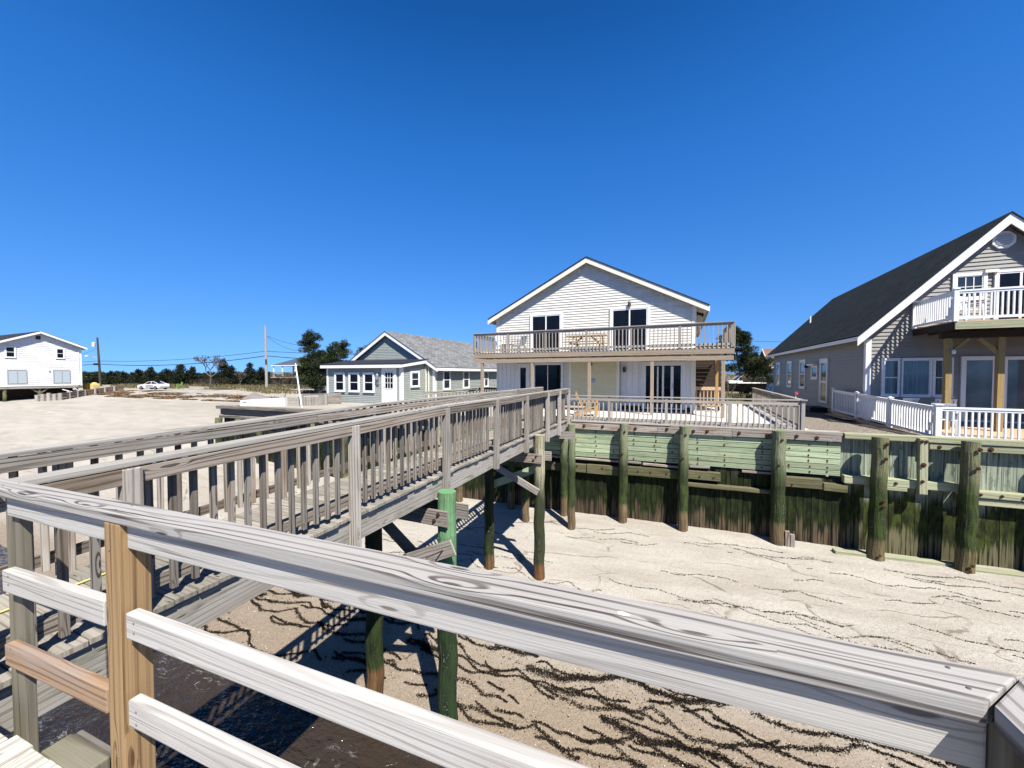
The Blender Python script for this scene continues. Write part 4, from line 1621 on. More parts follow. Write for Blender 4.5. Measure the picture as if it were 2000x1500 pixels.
m = MB()
q = at_z(1554, 779, .92)
m.tube([(q.x, q.y, .92), (q.x, q.y, 1.1)], [.012, .012], 6)
o_ = thing('garden_ornament', 'small red pinwheel flower standing on the corner of the deck railing', 'ornament', (0, 0, 0))
m.build('stem', M['white'], o_)
m = MB()
for i in range(6):
    a = i * math.pi / 3
    c, s = math.cos(a), math.sin(a)
    m.bar((q.x, q.y - .02, 1.12), (q.x + c * .05, q.y - .02 - .02 * (i % 2), 1.10 + s * .05), .035, .012, up=(0, 1, 0))
m.build('petal_ring', M['red'], o_)

# furniture of the deck and balcony
def picnic_table(loc, rot):
    t = thing('picnic_table', 'yellow pine picnic table with attached benches on the balcony', 'picnic table', loc, rot)
    L = 1.85
    m = MB()
    for i in range(5):
        y = -.3 + i * .15
        m.box(-L / 2, L / 2, y - .07, y + .07, .72, .76, axis=0)
    m.build('table_top', M['yellowpine'], t)
    for s in (-1, 1):
        m = MB()
        for y in (.6, .75):
            m.box(-L / 2, L / 2, min(s * (y - .07), s * (y + .07)), max(s * (y - .07), s * (y + .07)), .42, .455, axis=0)
        m.build('bench_seat', M['yellowpine'], t)
    for x in (-.62, .62):
        m = MB()
        m.box(x - .02, x + .02, -.8, .8, .35, .42, axis=1)
        m.build('cross_bearer', M['yellowpine'], t)
        for s in (-1, 1):
            m = MB(); m.bar((x + .04, s * .6, 0), (x + .04, s * .22, .72), .09, .04, up=(1, 0, 0))
            m.build('leg', M['yellowpine'], t)
        m = MB(); m.bar((x * .93, 0, .39), (x * .35, 0, .71), .04, .08)
        m.build('brace', M['yellowpine'], t)
    return t


HM = Matrix.Translation(HO) @ Matrix.Rotation(HR, 4, 'Z')
picnic_table(HM @ Vector((5.35, 1.25, 2.72)), HR)


def patio_chair(name, loc, rot, mat, label, group=None, h=.9):
    t = thing(name, label, 'chair', loc, rot, group)
    m = MB()
    for i in range(5):
        m.box(-.24, .24, -.24 + i * .1, -.155 + i * .1, .40, .425, axis=0)
    m.build('seat', mat, t)
    m = MB()
    for i in range(6):
        x = -.22 + i * .088
        m.bar((x, .25, .45), (x, .36, h), .06, .02, up=(0, 1, 0))
    m.bar((-.25, .365, h), (.25, .365, h), .05, .06)
    m.build('backrest', mat, t)
    for s in (-1, 1):
        for y0, y1 in ((-.26, -.22), (.3, .24)):
            m = MB(); m.bar((s * .26, y0, 0), (s * .25, y1, .64 if y0 < 0 else .42), .045, .045, up=(0, 1, 0))
            m.build('leg', mat, t)
        m = MB(); m.box(s * .26 - .035, s * .26 + .035, -.28, .32, .64, .67, axis=1)
        m.build('armrest', mat, t)
    return t


patio_chair('patio_chair', HM @ Vector((1.05, 1.2, 2.72)), HR + R(60), M['white_vinyl'], 'white patio chair at the left end of the balcony, facing the small table', 'chairs on the balcony')
patio_chair('patio_chair', HM @ Vector((1.75, 1.5, 2.72)), HR + R(-30), M['steel'], 'grey patio chair beside the low table, on the balcony left of the sliding door', 'chairs on the balcony')
t = thing('side_table', 'low grey side table on the balcony left of the sliding door', 'table', HM @ Vector((1.45, .85, 2.72)), HR)
m = MB(); m.box(-.25, .25, -.22, .22, .42, .46); m.build('table_top', M['weather'], t)
for sx in (-1, 1):
    for sy in (-1, 1):
        m = MB(); m.box(sx * .2 - .02, sx * .2 + .02, sy * .17 - .02, sy * .17 + .02, 0, .42, axis=2); m.build('leg', M['weather'], t)


def adirondack(loc, rot, label, mat):
    t = thing('adirondack_chair', label, 'chair', loc, rot)
    m = MB()
    for i in range(6):
        x = -.30 + i * .1
        m.bar((x, -.27, .36 - .024 * i), (x, .27, .36 - .024 * i), .085, .022)
    m.build('seat', mat, t)
    m = MB()
    for i in range(5):
        y = -.2 + i * .1
        top = .98 - abs(i - 2) * .05
        m.bar((.24, y, .26), (.52, y * 1.15, top), .088, .022, up=(1, 0, 0))
    m.build('backrest', mat, t)
    for s in (-1, 1):
        m = MB(); m.box(-.36, .42, s * .36 - .07, s * .36 + .07, .55, .575, axis=0); m.build('armrest', mat, t)
        m = MB(); m.bar((-.3, s * .31, 0), (-.3, s * .31, .55), .1, .03, up=(0, 1, 0)); m.build('leg', mat, t)
        m = MB(); m.bar((-.32, s * .27, .33), (.6, s * .27, .04), .03, .13); m.build('leg', mat, t)
    return t


q = at_z(1150, 812, 0)
adirondack((q.x, q.y, 0), R(165), 'orange pine slatted armchair on the lower deck behind the railing', M['orange'])
q = at_z(1122, 816, 0)
t = thing('deck_bench', 'low bleached bench on the lower deck, left of the orange armchair', 'bench', (q.x - .1, q.y + .1, 0), HR)
m = MB()
for i in range(3):
    m.box(-.5, .5, -.2 + i * .14, -.07 + i * .14, .40, .44, axis=0)
m.build('seat', M['tan_deck'], t)
for x in (-.4, .4):
    m = MB(); m.box(x - .04, x + .04, -.17, .17, 0, .40, axis=2); m.build('leg', M['tan_deck'], t)

# ------------------------------------------------------------------ grey house on the right
GO = Vector((13.28, 14.4, 0)); GR = R(-23.5)
GMx = Matrix.Translation(GO) @ Matrix.Rotation(GR, 4, 'Z')
gh = thing('grey_house', 'steep-roofed grey lap-sided house with black shingles and white trim at the right edge', 'house', GO, GR)
GA, GW, GL = 3.5, 7.0, 15.3
m = MB()
m.siding([(0, .0), (GW, .0), (GW, 3.05), (GA, 6.72), (0, 3.05)], .135, .028)
m.build('front_wall', M['grey_siding'], gh)
m = MB()
m.box(.03, GW - .03, .03, GL - .03, -1.2, 3.05)
m.build('house_core', M['grey_siding'], gh)
m = MB()
m.siding([(0, -.3), (GL, -.3), (GL, 3.05), (0, 3.05)], .135, .028)
m.build('side_wall', M['grey_siding'], gh, loc=(0, GL, 0), rot=-math.pi / 2)
m = MB()
m.prism([(.03, 3.05), (GW - .03, 3.05), (GA, 6.66)], .03, GL - .03)
m.build('gable_core', M['grey_siding'], gh)
m = MB()
m.box(-.04, .12, -.045, .0, -.1, 3.0, axis=2)
m.box(-.045, -.0, .002, .12, -.1, 3.0, axis=2)
m.build('corner_board', M['white'], gh)
roof_gable(gh, -.38, GW + .38, GA, 3.12, 7.02, -.31, GL + .35, M['roof_black'], M['white'], rake=.24, fascia=.14)
m = MB(); m.tube([(1.6, 13.2, 4.9), (1.6, 13.2, 5.55)], [.05, .05], 8)
m.build('vent_pipe', M['white'], gh)
# octagonal louvre
m = MB()
oc8 = [(3.48 + .30 * math.cos(R(22.5 + 45 * i)), 6.18 + .30 * math.sin(R(22.5 + 45 * i))) for i in range(8)]
m.prism(oc8[::-1], -.07, 0)
lv = m.build('gable_vent', M['white'], gh)
m = MB()
for i in range(6):
    z = 6.02 + i * .062
    hw = math.sqrt(max(.01, .215 ** 2 - (z - 6.18) ** 2))
    m.bar((3.48 - hw, -.082, z), (3.48 + hw, -.082, z), .02, .022)
m.build('louvre', plain('louvre_grey', (.42, .42, .40)), lv)
# front windows: double, picture, double
window(gh, 'window', (.49, 0, .93), 0, .42, 1.27, M['white'], M['thin'], .07, 'double', sash=.035)
window(gh, 'picture_window', (1.0, 0, .93), 0, .75, 1.27, M['white'], M['thin'], .07, 'single', sash=.03)
window(gh, 'window', (1.86, 0, .93), 0, .42, 1.27, M['white'], M['thin'], .07, 'double', sash=.035)
d = window(gh, 'sliding_door', (2.63, 0, .05), 0, .73, 2.16, M['white'], M['glass_grey'], .09, 'single', sill=False, sash=.045)
d2 = window(gh, 'sliding_door', (3.63, 0, .05), 0, 1.6, 2.16, M['white'], M['glass_grey'], .07, 'slider', sill=False, sash=.04)
m = MB()
n = 60
for i in range(n):
    x0 = .42 + 1.9 * i / n; x1 = .42 + 1.9 * (i + 1) / n
    f = lambda x: -.017 - .004 * (1 + math.sin(x * 55 + math.sin(x * 13)))
    m.face([(x0, f(x0), .95), (x1, f(x1), .95), (x1, f(x1), 2.18), (x0, f(x0), 2.18)], [(x0, .95), (x1, .95), (x1, 2.18), (x0, 2.18)])
m.build('curtain', M['curtain'], gh, loc=(0, -.014, 0))
window(gh, 'window', (2.36, 0, 4.32), 0, .66, .74, M['white'], M['glass_blue'], .1, 'single', grid=(3, 2, .05, .69), sash=.03)
window(gh, 'sliding_door', (3.36, 0, 3.15), 0, 1.1, 1.95, M['white'], M['glass'], .07, 'slider', sill=False, sash=.05)
m = MB(); m.box(3.03, 3.36, -.12, -.03, 5.12, 5.22); m.build('lamp_box', M['cream_trim'], gh)
# side windows (wall faces local -x)
for (ya, yb, za, zb) in ((13.3, 14.2, .95, 2.4), (10.3, 11.15, .95, 2.4), (7.5, 8.4, .95, 2.4)):
    window(gh, 'window', (0, yb, za), -math.pi / 2, yb - ya, zb - za, M['white'], M['glass_grey'], .1, 'double')
window(gh, 'window', (0, 6.25, 1.5), -math.pi / 2, .78, .58, M['white'], M['glass_grey'], .1, 'single')
window(gh, 'side_door', (0, 4.92, .3), -math.pi / 2, .92, 2.02, M['white'], M['glass_grey'], .11, 'double', sill=False, sash=.1)
m = MB(); m.lathe((-.14, 6.9, 2.0), [(.02, 0), (.08, .03), (.09, .12), (.03, .2)], 10); m.build('wall_lamp', M['dark'], gh)
m = MB(); m.box(-.25, -.03, 5.3, 6.4, 2.12, 2.2); m.build('window_hood', M['white'], gh)
m = MB()
for i in range(2):
    m.box(-1.0 + i * .3, -.04, 3.9, 5.1, -.3 + i * .2, -.1 + i * .2, axis=1)
m.build('doorstep', M['dark'], gh)

# its balcony
gb = thing('balcony', 'white-railed upper balcony on tan timber posts at the front of the grey house', 'balcony', GO, GR)
BX0, BX1, BY = 1.28, 6.6, -2.3
m = MB()
y = BY
while y < -.05:
    m.bar((BX0, y + .07, 3.30), (BX1, y + .07, 3.30), .138, .036); y += .145
m.build('floor_boards', M['tan_deck'], gb)
m = MB()
m.bar((BX0, BY, 3.17), (BX1, BY, 3.17), .05, .22)
m.build('front_fascia', M['green_wale'], gb)
m = MB()
m.box(BX0 - .02, BX0 + .03, BY + .03, -.03, 3.06, 3.28, axis=1)
x = BX0 + .4
while x < BX1:
    m.box(x, x + .04, BY + .03, -.04, 3.06, 3.27, axis=1); x += .4
m.bar((BX0 - .0, BY + .72, 2.94), (BX1, BY + .72, 2.94), .16, .22)
m.build('beam', M['stair'], gb)
for x in (1.48, 2.66, 4.9):
    m = MB(); m.bar((x, BY + .72, -.2), (x, BY + .72, 2.83), .15, .15, up=(0, 1, 0))
    m.build('post', M['tan_post'], gb, bevel=.008)
for a, b in (((1.53, 2.35), (1.95, 2.82)), ((2.61, 2.35), (2.19, 2.82)), ((4.85, 2.3), (4.4, 2.82))):
    m = MB(); m.bar((a[0], BY + .72, a[1]), (b[0], BY + .72, b[1]), .08, .09); m.build('knee_brace', M['tan_post'], gb)
m = MB(); m.lathe((1.56, BY + .60, 2.33), [(.03, 0), (.05, .04), (.05, .1), (.02, .14)], 8); m.build('lamp', M['white'], gb)


def vinyl_rail(parent, A_, B_, top, pitch, thick=.05, posts=(), bot=.08, post_mesh=None, section_label=None):
    """one straight run of white vinyl railing between A_ and B_ (base points), in the parent's frame"""
    D_ = B_ - A_; L = Vector((D_.x, D_.y, 0)).length
    Dn = D_ / L
    up = Vector((0, 0, 1))
    a = math.atan2(D_.y, D_.x)
    m = MB(); m.bar(A_ + up * (top - .03), B_ + up * (top - .03), .085, .05)
    m.bar(A_ + up * (top - .085), B_ + up * (top - .085), .05, .06)
    m.build('top_rail', M['white_vinyl'], parent)
    m = MB(); m.bar(A_ + up * bot, B_ + up * bot, .05, .075)
    m.build('bottom_rail', M['white_vinyl'], parent)
    m = MB(); m.bar((0, 0, bot + .02), (0, 0, top - .1), .038, .038, up=(0, 1, 0))
    nb = max(1, int(L / pitch)); s = None
    for i in range(nb):
        t = (i + .5) * L / nb
        if any(abs(t - p) < .08 for p in posts): continue
        q = A_ + Dn * t
        if s is None: s = m.build('baluster', M['white_vinyl'], parent, loc=q, rot=a)
        else: inst(s, parent, q, a)
    m = MB()
    w = .052
    m.box(-w, w, -w, w, -.02, top + .02, axis=2)
    m.box(-w - .02, w + .02, -w - .02, w + .02, top + .02, top + .045)
    m.face([(-w, -w, top + .045), (w, -w, top + .045), (0, 0, top + .085)]); m.face([(w, -w, top + .045), (w, w, top + .045), (0, 0, top + .085)])
    m.face([(w, w, top + .045), (-w, w, top + .045), (0, 0, top + .085)]); m.face([(-w, w, top + .045), (-w, -w, top + .045), (0, 0, top + .085)])
    s = None
    for t in posts:
        q = A_ + Dn * t
        if s is None: s = m.build('post', M['white_vinyl'], parent, loc=q, rot=a)
        else: inst(s, parent, q, a)


vinyl_rail(gb, Vector((BX0, -.05, 3.32)), Vector((BX0, BY, 3.32)), .93, .118, posts=(0, 2.25))
vinyl_rail(gb, Vector((BX0, BY, 3.32)), Vector((BX1, BY, 3.32)), .93, .118, posts=(2.2, 4.4))
patio_chair('patio_chair', GMx @ Vector((2.0, -1.3, 3.32)), GR + R(20), M['white_vinyl'], 'white patio chair on the upper balcony of the grey house', None)

# its lower deck and white railing
gd = thing('wooden_deck', 'orange-tan plank deck behind the white vinyl railing in front of the grey house', 'deck', GO, GR)
m = MB()
y = -3.85
i = 0
while y < -.05:
    za = -.175 + .03 * (y + 3.8)
    m.bar((.26, y + .07, za), (8, y + .07, za), .136, .036); y += .145
y = -.05
while y < 2.0:
    m.bar((-.62, y + .07, -.03), (-.05, y + .07, -.03), .136, .036); y += .145
m.build('deck_boards', M['tan_deck'], gd)
c1 = GMx.inverted() @ at_d(1832, 792, 10.75)
c0 = GMx.inverted() @ at_d(1629, 759, 16.2)
m = MB()
zt = lambda t: (c1.z - .96) * (1 - t) + (c0.z - .96) * t
P1 = Vector((c1.x, c1.y, c1.z - .96)); P0 = Vector((c0.x, c0.y, c0.z - .96))
m.bar(P1 + Vector((-.03, 0, -.08)), P0 + Vector((-.03, 0, -.08)), .04, .13)
m.build('edge_board', M['tan_deck'], gd)
m = MB()
m.bar(P1 + Vector((.1, 0, -.35)), P0 + Vector((.1, 0, -.35)), .05, .42)
m.build('skirt', M['dark'], gd)
gr_ = thing('vinyl_railing', 'white vinyl railing round the lower deck of the grey house, just behind the bulkhead', 'railing', GO, GR)
L_ = Vector((P0.x - P1.x, P0.y - P1.y, 0)).length
vinyl_rail(gr_, P1, P0, .93, .118, posts=(L_ * .36, L_ * .70, L_))
vinyl_rail(gr_, P1, P1 + Vector((4.5, .1, -.03)), .93, .128, posts=(0, 2.6))
m = MB(); m.box(P1.x - .065, P1.x + .065, P1.y - .065, P1.y + .065, P1.z - .2, P1.z + .97, axis=2); m.box(P1.x - .09, P1.x + .09, P1.y - .09, P1.y + .09, P1.z + .972, P1.z + 1.0)
m.build('corner_post', M['white_vinyl'], gr_)
m = MB()
m.bar((P0.x, P0.y, P0.z + .9), (-.02, P0.y + .0, P0.z + .9), .085, .05)
m.build('top_rail', M['white_vinyl'], gr_)
for i, (x, y, r, lab) in enumerate(((1.0, -2.55, 150, 'white plastic armchair on the tan deck close behind the corner of the white railing'), (.75, -.65, 200, 'white armchair against the house wall under the left window, left of the black table'), (1.75, -.75, 170, 'white armchair against the house wall between the black table and the tan post'))):
    zz = -.155 + .03 * (y + 3.8)
    patio_chair('patio_chair', GMx @ Vector((x, y, zz)), GR + R(r), M['white_vinyl'], lab, 'white chairs on the lower deck')
t = thing('patio_table', 'dark round patio table under the picture window of the grey house', 'table', GMx @ Vector((1.28, -.95, -.07)), GR)
m = MB(); m.lathe((0, 0, .68), [(.40, 0), (.42, .015), (.40, .03)], 20); m.build('table_top', M['dark'], t)
for i in range(4):
    a = i * math.pi / 2
    m = MB(); m.bar((.3 * math.cos(a), .3 * math.sin(a), 0), (.2 * math.cos(a), .2 * math.sin(a), .68), .03, .03, up=(0, 1, 0)); m.build('leg', M['dark'], t)

# ------------------------------------------------------------------ small cottage left of the cream house
q = at_d(772, 787, 22.6)
CO = Vector((q.x, q.y, 0)); CR = R(-24)
CM = Matrix.Translation(CO) @ Matrix.Rotation(CR, 4, 'Z')
ct = thing('cottage', 'small pale grey-green cottage with enclosed porch, white door and mottled grey roof', 'cottage', CO, CR)
m = MB()
m.siding([(-5.55, -.7), (.48, -.7), (.48, 2.08), (-5.55, 2.08)], .11, .016)
m.build('porch_wall', M['cot_siding'], ct)
m = MB(); m.box(-5.52, .46, .02, 2.4, -.8, 2.1); m.build('porch_core', M['cot_siding'], ct)
m = MB()
m.siding([(0, -.7), (2.35, -.7), (2.35, 2.42), (0, 2.1)], .11, .016)
m.build('porch_side', M['cot_siding'], ct, loc=(.48, 0, 0), rot=math.pi / 2)
m = MB()
m.prism([(.03, 2.0), (2.36, 2.0), (2.36, 2.4), (.03, 2.12)], -.45, 5.5)
m.build('porch_gusset', M['cot_siding'], ct, loc=(.02, 0, 0), rot=math.pi / 2)
# main block
m = MB()
m.siding([(-6.3, -.7), (1.14, -.7), (1.14, 2.1), (-2.65, 4.32), (-6.3, 2.1)], .11, .016)
m.build('gable_wall', M['cot_siding'], ct, loc=(0, 2.36, 0))
m = MB(); m.box(-6.28, 1.12, 2.40, 13.4, -.8, 2.12); m.prism([(-6.28, 2.12), (1.12, 2.12), (-2.65, 4.28)], 2.40, 13.4)
m.build('house_core', M['cot_siding'], ct)
m = MB()
m.siding([(0, -.7), (11, -.7), (11, 2.1), (0, 2.1)], .11, .016)
m.build('side_wall', M['cot_siding'], ct, loc=(1.14, 2.4, 0), rot=math.pi / 2)
roof_gable(ct, -6.75, 1.5, -2.66, 2.12, 4.56, 2.12, 13.8, M['roof_grey'], M['white'], rake=.22)
# porch roof (lean-to) and trim
m = MB()
a, b = (-.28, 2.30), (2.36, 2.66)
Lr = math.hypot(b[0] - a[0], b[1] - a[1])
m.face([(-5.9, a[0], a[1]), (.7, a[0], a[1]), (.7, b[0], b[1]), (-5.9, b[0], b[1])], [(0, 0), (6.6, 0), (6.6, Lr), (0, Lr)])
m.face([(-5.9, a[0], a[1] - .05), (.7, a[0], a[1] - .05), (.7, b[0], b[1] - .05), (-5.9, b[0], b[1] - .05)])
m.face([(-5.9, a[0], a[1]), (.7, a[0], a[1]), (.7, a[0], a[1] - .05), (-5.9, a[0], a[1] - .05)])
m.face([(.7, a[0], a[1]), (.7, b[0], b[1]), (.7, b[0], b[1] - .05), (.7, a[0], a[1] - .05)])
tag(m.build('roof', M['roof_navy'], ct), 'low dark porch roof')
m = MB(); m.box(-5.88, .68, -.27, -.23, 2.05, 2.25); m.build('porch_fascia', M['white'], ct)
m = MB(); m.bar((.66, -.22, 2.17), (.66, 2.36, 2.50), .04, .2); m.build('porch_fascia', M['white'], ct)
boards('corner_board', M['white'], ct, ((-5.58, -5.44, -.035, 0, -.7, 2.05), (.34, .5, -.035, 0, -.7, 2.05), (.48, .515, .002, .14, -.7, 2.08), (1.0, 1.17, 2.31, 2.36, -.7, 2.05), (1.14, 1.17, 2.365, 2.5, -.7, 2.05)))
m = MB(); m.box(.46, .53, 2.27, 2.33, -.7, 2.35, axis=2); m.box(.68, .74, 2.27, 2.33, -.7, 2.3, axis=2)
m.build('downpipe', M['cream_trim'], ct)
for x in (-4.77, -3.55, -2.35):
    window(ct, 'window', (x, 0, .64), 0, .70, 1.05, M['white'], M['glass'], .09, 'double', sash=.04)
d = window(ct, 'door', (-.84, 0, -.05), 0, .84, 2.0, M['white'], M['white_panel'], .13, 'single', sill=False, sash=.05)
m = MB(); m.face([(.14, -.042, .9), (.70, -.042, .9), (.70, -.042, 1.82), (.14, -.042, 1.82)]); pn = m.build('door_pane', M['glass'], d)
m = MB()
for i in range(1, 3):
    m.box(.14 + .56 * i / 3 - .015, .14 + .56 * i / 3 + .015, -.054, -.044, .9, 1.82, axis=2)
    m.box(.14, .70, -.053, -.044, .9 + .92 * i / 3 - .015, .9 + .92 * i / 3 + .015, axis=0)
m.box(.12, .72, -.055, -.044, .86, .9); m.box(.12, .72, -.055, -.044, 1.82, 1.86)
m.build('glazing_bar', M['white'], d)
m = MB(); m.lathe((.07, -.08, .95), [(.01, 0), (.03, .015), (.03, .04), (.01, .06)], 8); m.build('handle', M['steel'], d)
m = MB(); m.lathe((-1.28, -.1, 1.32), [(.03, 0), (.1, .04), (.1, .3), (.07, .38)], 10); m.box(-1.36, -1.2, -.09, -.01, 1.05, 1.3); m.build('electric_meter', M['steel'], ct)
window(ct, 'window', (.48, .86, .95), math.pi / 2, .68, .82, M['white'], M['glass_blue'], .08, 'double', sash=.04)
for ya, yb in ((3.3, 4.0), (5.8, 6.5), (8.95, 9.5)):
    window(ct, 'window', (1.14, ya, .72), math.pi / 2, yb - ya, 1.15, M['white'], M['glass_blue'], .08, 'double', sash=.04)
# cottage deck rail and dark grill table seen over the walkway
cr = thing('cottage_railing', 'low pale wooden railing beside the cottage wall, seen above the far walkway rail', 'railing', CO, CR)
m = MB()
p0_ = CM.inverted() @ at_d(828, 769, 19.5); p1_ = CM.inverted() @ at_d(940, 758, 22.5)
m.bar((p0_.x, p0_.y, .78), (p1_.x, p1_.y, .86), .12, .04); m.build('cap_rail', M['weather_cap'], cr)
m = MB(); m.bar((p0_.x, p0_.y, .68), (p1_.x, p1_.y, .76), .04, .1); m.build('top_rail', M['weather'], cr)
m = MB(); m.bar((0, 0, -.4), (0, 0, .66), .04, .04, up=(0, 1, 0)); s = None
for i in range(16):
    t_ = (i + .5) / 16
    q = (p0_.x + (p1_.x - p0_.x) * t_, p0_.y + (p1_.y - p0_.y) * t_, .06 * t_)
    if s is None: s = m.build('baluster', M['weather'], cr, loc=q)
    else: inst(s, cr, q)
q = at_d(952, 757, 21.5)
t = thing('garden_bench', 'black slatted bench on the cottage side of the cream house', 'bench', (q.x, q.y, -.1), CR + R(8))
m = MB(); m.box(-.6, .6, -.22, .22, .42, .46); m.build('seat', M['dark'], t)
m = MB(); m.box(-.6, .6, .2, .24, .92, 1.02); m.box(-.6, .6, .2, .24, .5, .56)
for i in range(12): m.box(-.56 + i * .1, -.52 + i * .1, .2, .235, .55, .93, axis=2)
m.build('backrest', M['dark'], t)
for x in (-.55, .55):
    for y in (-.18, .2):
        m = MB(); m.box(x - .03, x + .03, y - .03, y + .03, 0, .42, axis=2); m.build('leg', M['dark'], t)

# ------------------------------------------------------------------ white house on piles at the left edge
q = at_d(160, 752, 52)
LO = Vector((q.x, q.y, 0)); LR = R(-24)
LM = Matrix.Translation(LO) @ Matrix.Rotation(LR, 4, 'Z')
lh = thing('white_house', 'plain white two-storey house standing on piles over the beach at the left edge', 'house', LO, LR)
m = MB()
m.siding([(-7.3, .15), (0, .15), (0, 5.2), (-3.65, 6.85), (-7.3, 5.2)], .24, .045)
m.build('gable_wall', M['white_siding'], lh, rot=math.pi / 2)
m = MB(); m.box(-14, -.02, -7.28, -.02, .15, 5.2); m.build('house_core', M['white_siding'], lh)
m = MB(); m.prism([(-7.28, 5.2), (-.02, 5.2), (-3.65, 6.82)], .02, 14)
m.build('gable_core', M['white_siding'], lh, rot=math.pi / 2)







def roof_x(parent, x0, x1, y0, y1, yr, ze, zr, mat, trim):
    m = MB()
    for ye in (y0, y1):
        L = math.hypot(yr - ye, zr - ze)
        top = [(x0, ye, ze), (x1, ye, ze), (x1, yr, zr), (x0, yr, zr)]
        uv = [(0, 0), (x1 - x0, 0), (x1 - x0, L), (0, L)]
        m.face(top, uv); m.face([(p[0], p[1], p[2] - .06) for p in top], uv)
        m.face([top[0], top[1], (x1, ye, ze - .06), (x0, ye, ze - .06)], uv)
    m.build('roof', mat, parent)
    for ye in (y0, y1):
        for x in (x1 - .03, x0):
            m = MB()
            pts = [(x, ye, ze - .05), (x, yr, zr - .05), (x, yr, zr - .3), (x, ye, ze - .3)]
            m.face(pts); m.face([(p[0] + .03, p[1], p[2]) for p in pts])
            m.face([(x, ye, ze - .3), (x, yr, zr - .3), (x + .03, yr, zr - .3), (x + .03, ye, ze - .3)])
            m.build('rake_board', trim, parent)
        m = MB(); m.box(x0 + .04, x1 - .04, ye - .02, ye + .02, ze - .27, ze - .06); m.build('fascia', trim, parent)


roof_x(lh, -14.3, .55, -7.75, .45, -3.65, 5.25, 7.08, M['roof_navy'], M['white'])
m = MB(); m.box(-.1, .04, -.02, .03, .15, 5.1, axis=2); m.box(.0, .04, -.16, -.021, .15, 5.1, axis=2); m.build('corner_board', M['white'], lh)
m = MB(); m.tube([(.06, -.25, .2), (.06, -.25, 5.0)], [.05, .05], 6); m.build('downpipe', M['white'], lh)
for ya, za, w_, h_ in ((-6.33, 3.72, .68, 1.22), (-2.23, 3.74, .62, 1.2)):
    window(lh, 'window', (.025, ya, za), math.pi / 2, w_, h_, M['white'], M['glass'], .1, 'double', sash=.05)
for ya, w_ in ((-6.25, 1.45), (-2.55, 1.45)):
    f = window(lh, 'sliding_window', (.025, ya, .5), math.pi / 2, w_, 1.65, plain('grey_frame', (.36, .37, .38)) if ya < -5 else bpy.data.materials['grey_frame'], M['curtain_blue'], .04, 'slider', sash=.06, sill=False)
m = MB(); m.box(.0, .05, -3.95, -3.55, 6.02, 6.5); m.build('gable_vent', M['dark'], lh)
m = MB(); m.lathe((.1, -2.9, 2.0), [(.02, 0), (.07, .03), (.05, .12)], 8); m.build('wall_lamp', M['bronze'], lh)
m = MB(); m.box(-14, .0, -.35, -.1, -.15, .14, axis=0); m.box(-14, 0, -7.2, -6.95, -.15, .14, axis=0); m.box(-.3, .0, -6.94, -.36, -.15, .12, axis=1)
m.build('floor_beam', M['weather'], lh)
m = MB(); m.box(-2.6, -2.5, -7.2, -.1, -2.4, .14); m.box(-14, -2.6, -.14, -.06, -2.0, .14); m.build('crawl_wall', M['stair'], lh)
for i, (x, y, top) in enumerate(((-.25, -6.45, .2), (-.3, -3.7, -.1), (-4.5, -6.6, .1), (-4.5, -3.5, .1), (-8.5, -6.6, .1), (-.3, -.4, -.1), (-4.5, -.5, -.1))):
    pile_mb(3.2, .16, 0, 120 + i).build('pile', M['pile_right'], lh, loc=(x, y, top))
m = MB(); m.bar((-.2, -4.6, .0), (-.2, -3.8, -.7), .1, .14); m.bar((-.2, -2.8, .0), (-.2, -3.6, -.7), .1, .14); m.bar((-.2, -7.3, -.6), (-.2, -6.6, -.1), .1, .14)
m.build('knee_brace', M['weather'], lh)
m = MB(); m.tube([(.3, -1.9, -.35), (.6, -.9, -.8)], [.06, .06], 6); m.tube([(.3, -.8, -.2), (.4, -.4, -.6)], [.05, .05], 6)
m.build('drain_pipe', M['white'], lh)

# ------------------------------------------------------------------ trees
def leafcloud(name, clumps, mat, parent, leaf=(.10, .22), stretch=5.0, seed=1, per=60, needles=True):
    """crown of many small leaf blades; clumps = (centre, radius, squash)"""
    g = np.random.default_rng(seed)
    P = []; Dn = []; T = []
    for (c, r, sq) in clumps:
        n = max(8, int(per * (r / .4) ** 1.6))
        d = g.normal(size=(n, 3)); d /= np.linalg.norm(d, axis=1)[:, None]
        rad = r * g.uniform(.25, 1.0, n) ** .6
        p = d * rad[:, None]; p[:, 2] *= sq
        P.append(p + np.array(c)); 
        dd = d * .8 + g.normal(size=(n, 3)) * .45
        dd[:, 2] += .25
        Dn.append(dd / np.linalg.norm(dd, axis=1)[:, None])
        tone = np.full((n, 2), g.random()) * .6 + g.random((n, 2)) * .4
        T.append(tone)
    P = np.concatenate(P); Dn = np.concatenate(Dn); T = np.concatenate(T)
    n = len(P)
    L = g.uniform(leaf[0], leaf[1], n)
    sd_ = np.cross(Dn, g.normal(size=(n, 3))); sd_ /= np.linalg.norm(sd_, axis=1)[:, None]
    w = L / stretch
    A = P - sd_ * w[:, None] / 2
    B = P + sd_ * w[:, None] / 2
    C = P + Dn * L[:, None]
    V = np.stack([A, B, C], 1).reshape(-1, 3)
    me = bpy.data.meshes.new(name)
    me.vertices.add(3 * n); me.vertices.foreach_set('co', V.ravel())
    me.loops.add(3 * n); me.loops.foreach_set('vertex_index', np.arange(3 * n))
    me.polygons.add(n); me.polygons.foreach_set('loop_start', np.arange(0, 3 * n, 3)); me.polygons.foreach_set('loop_total', np.full(n, 3))
    u = me.uv_layers.new(name='UVMap'); r_ = me.uv_layers.new(name='tone')
    r_.data.foreach_set('uv', np.repeat(T, 3, axis=0).ravel())
    me.update(); me.validate(); me.materials.append(mat)
    o = bpy.data.objects.new(name, me); o.parent = parent
    COL.objects.link(o)
    return o


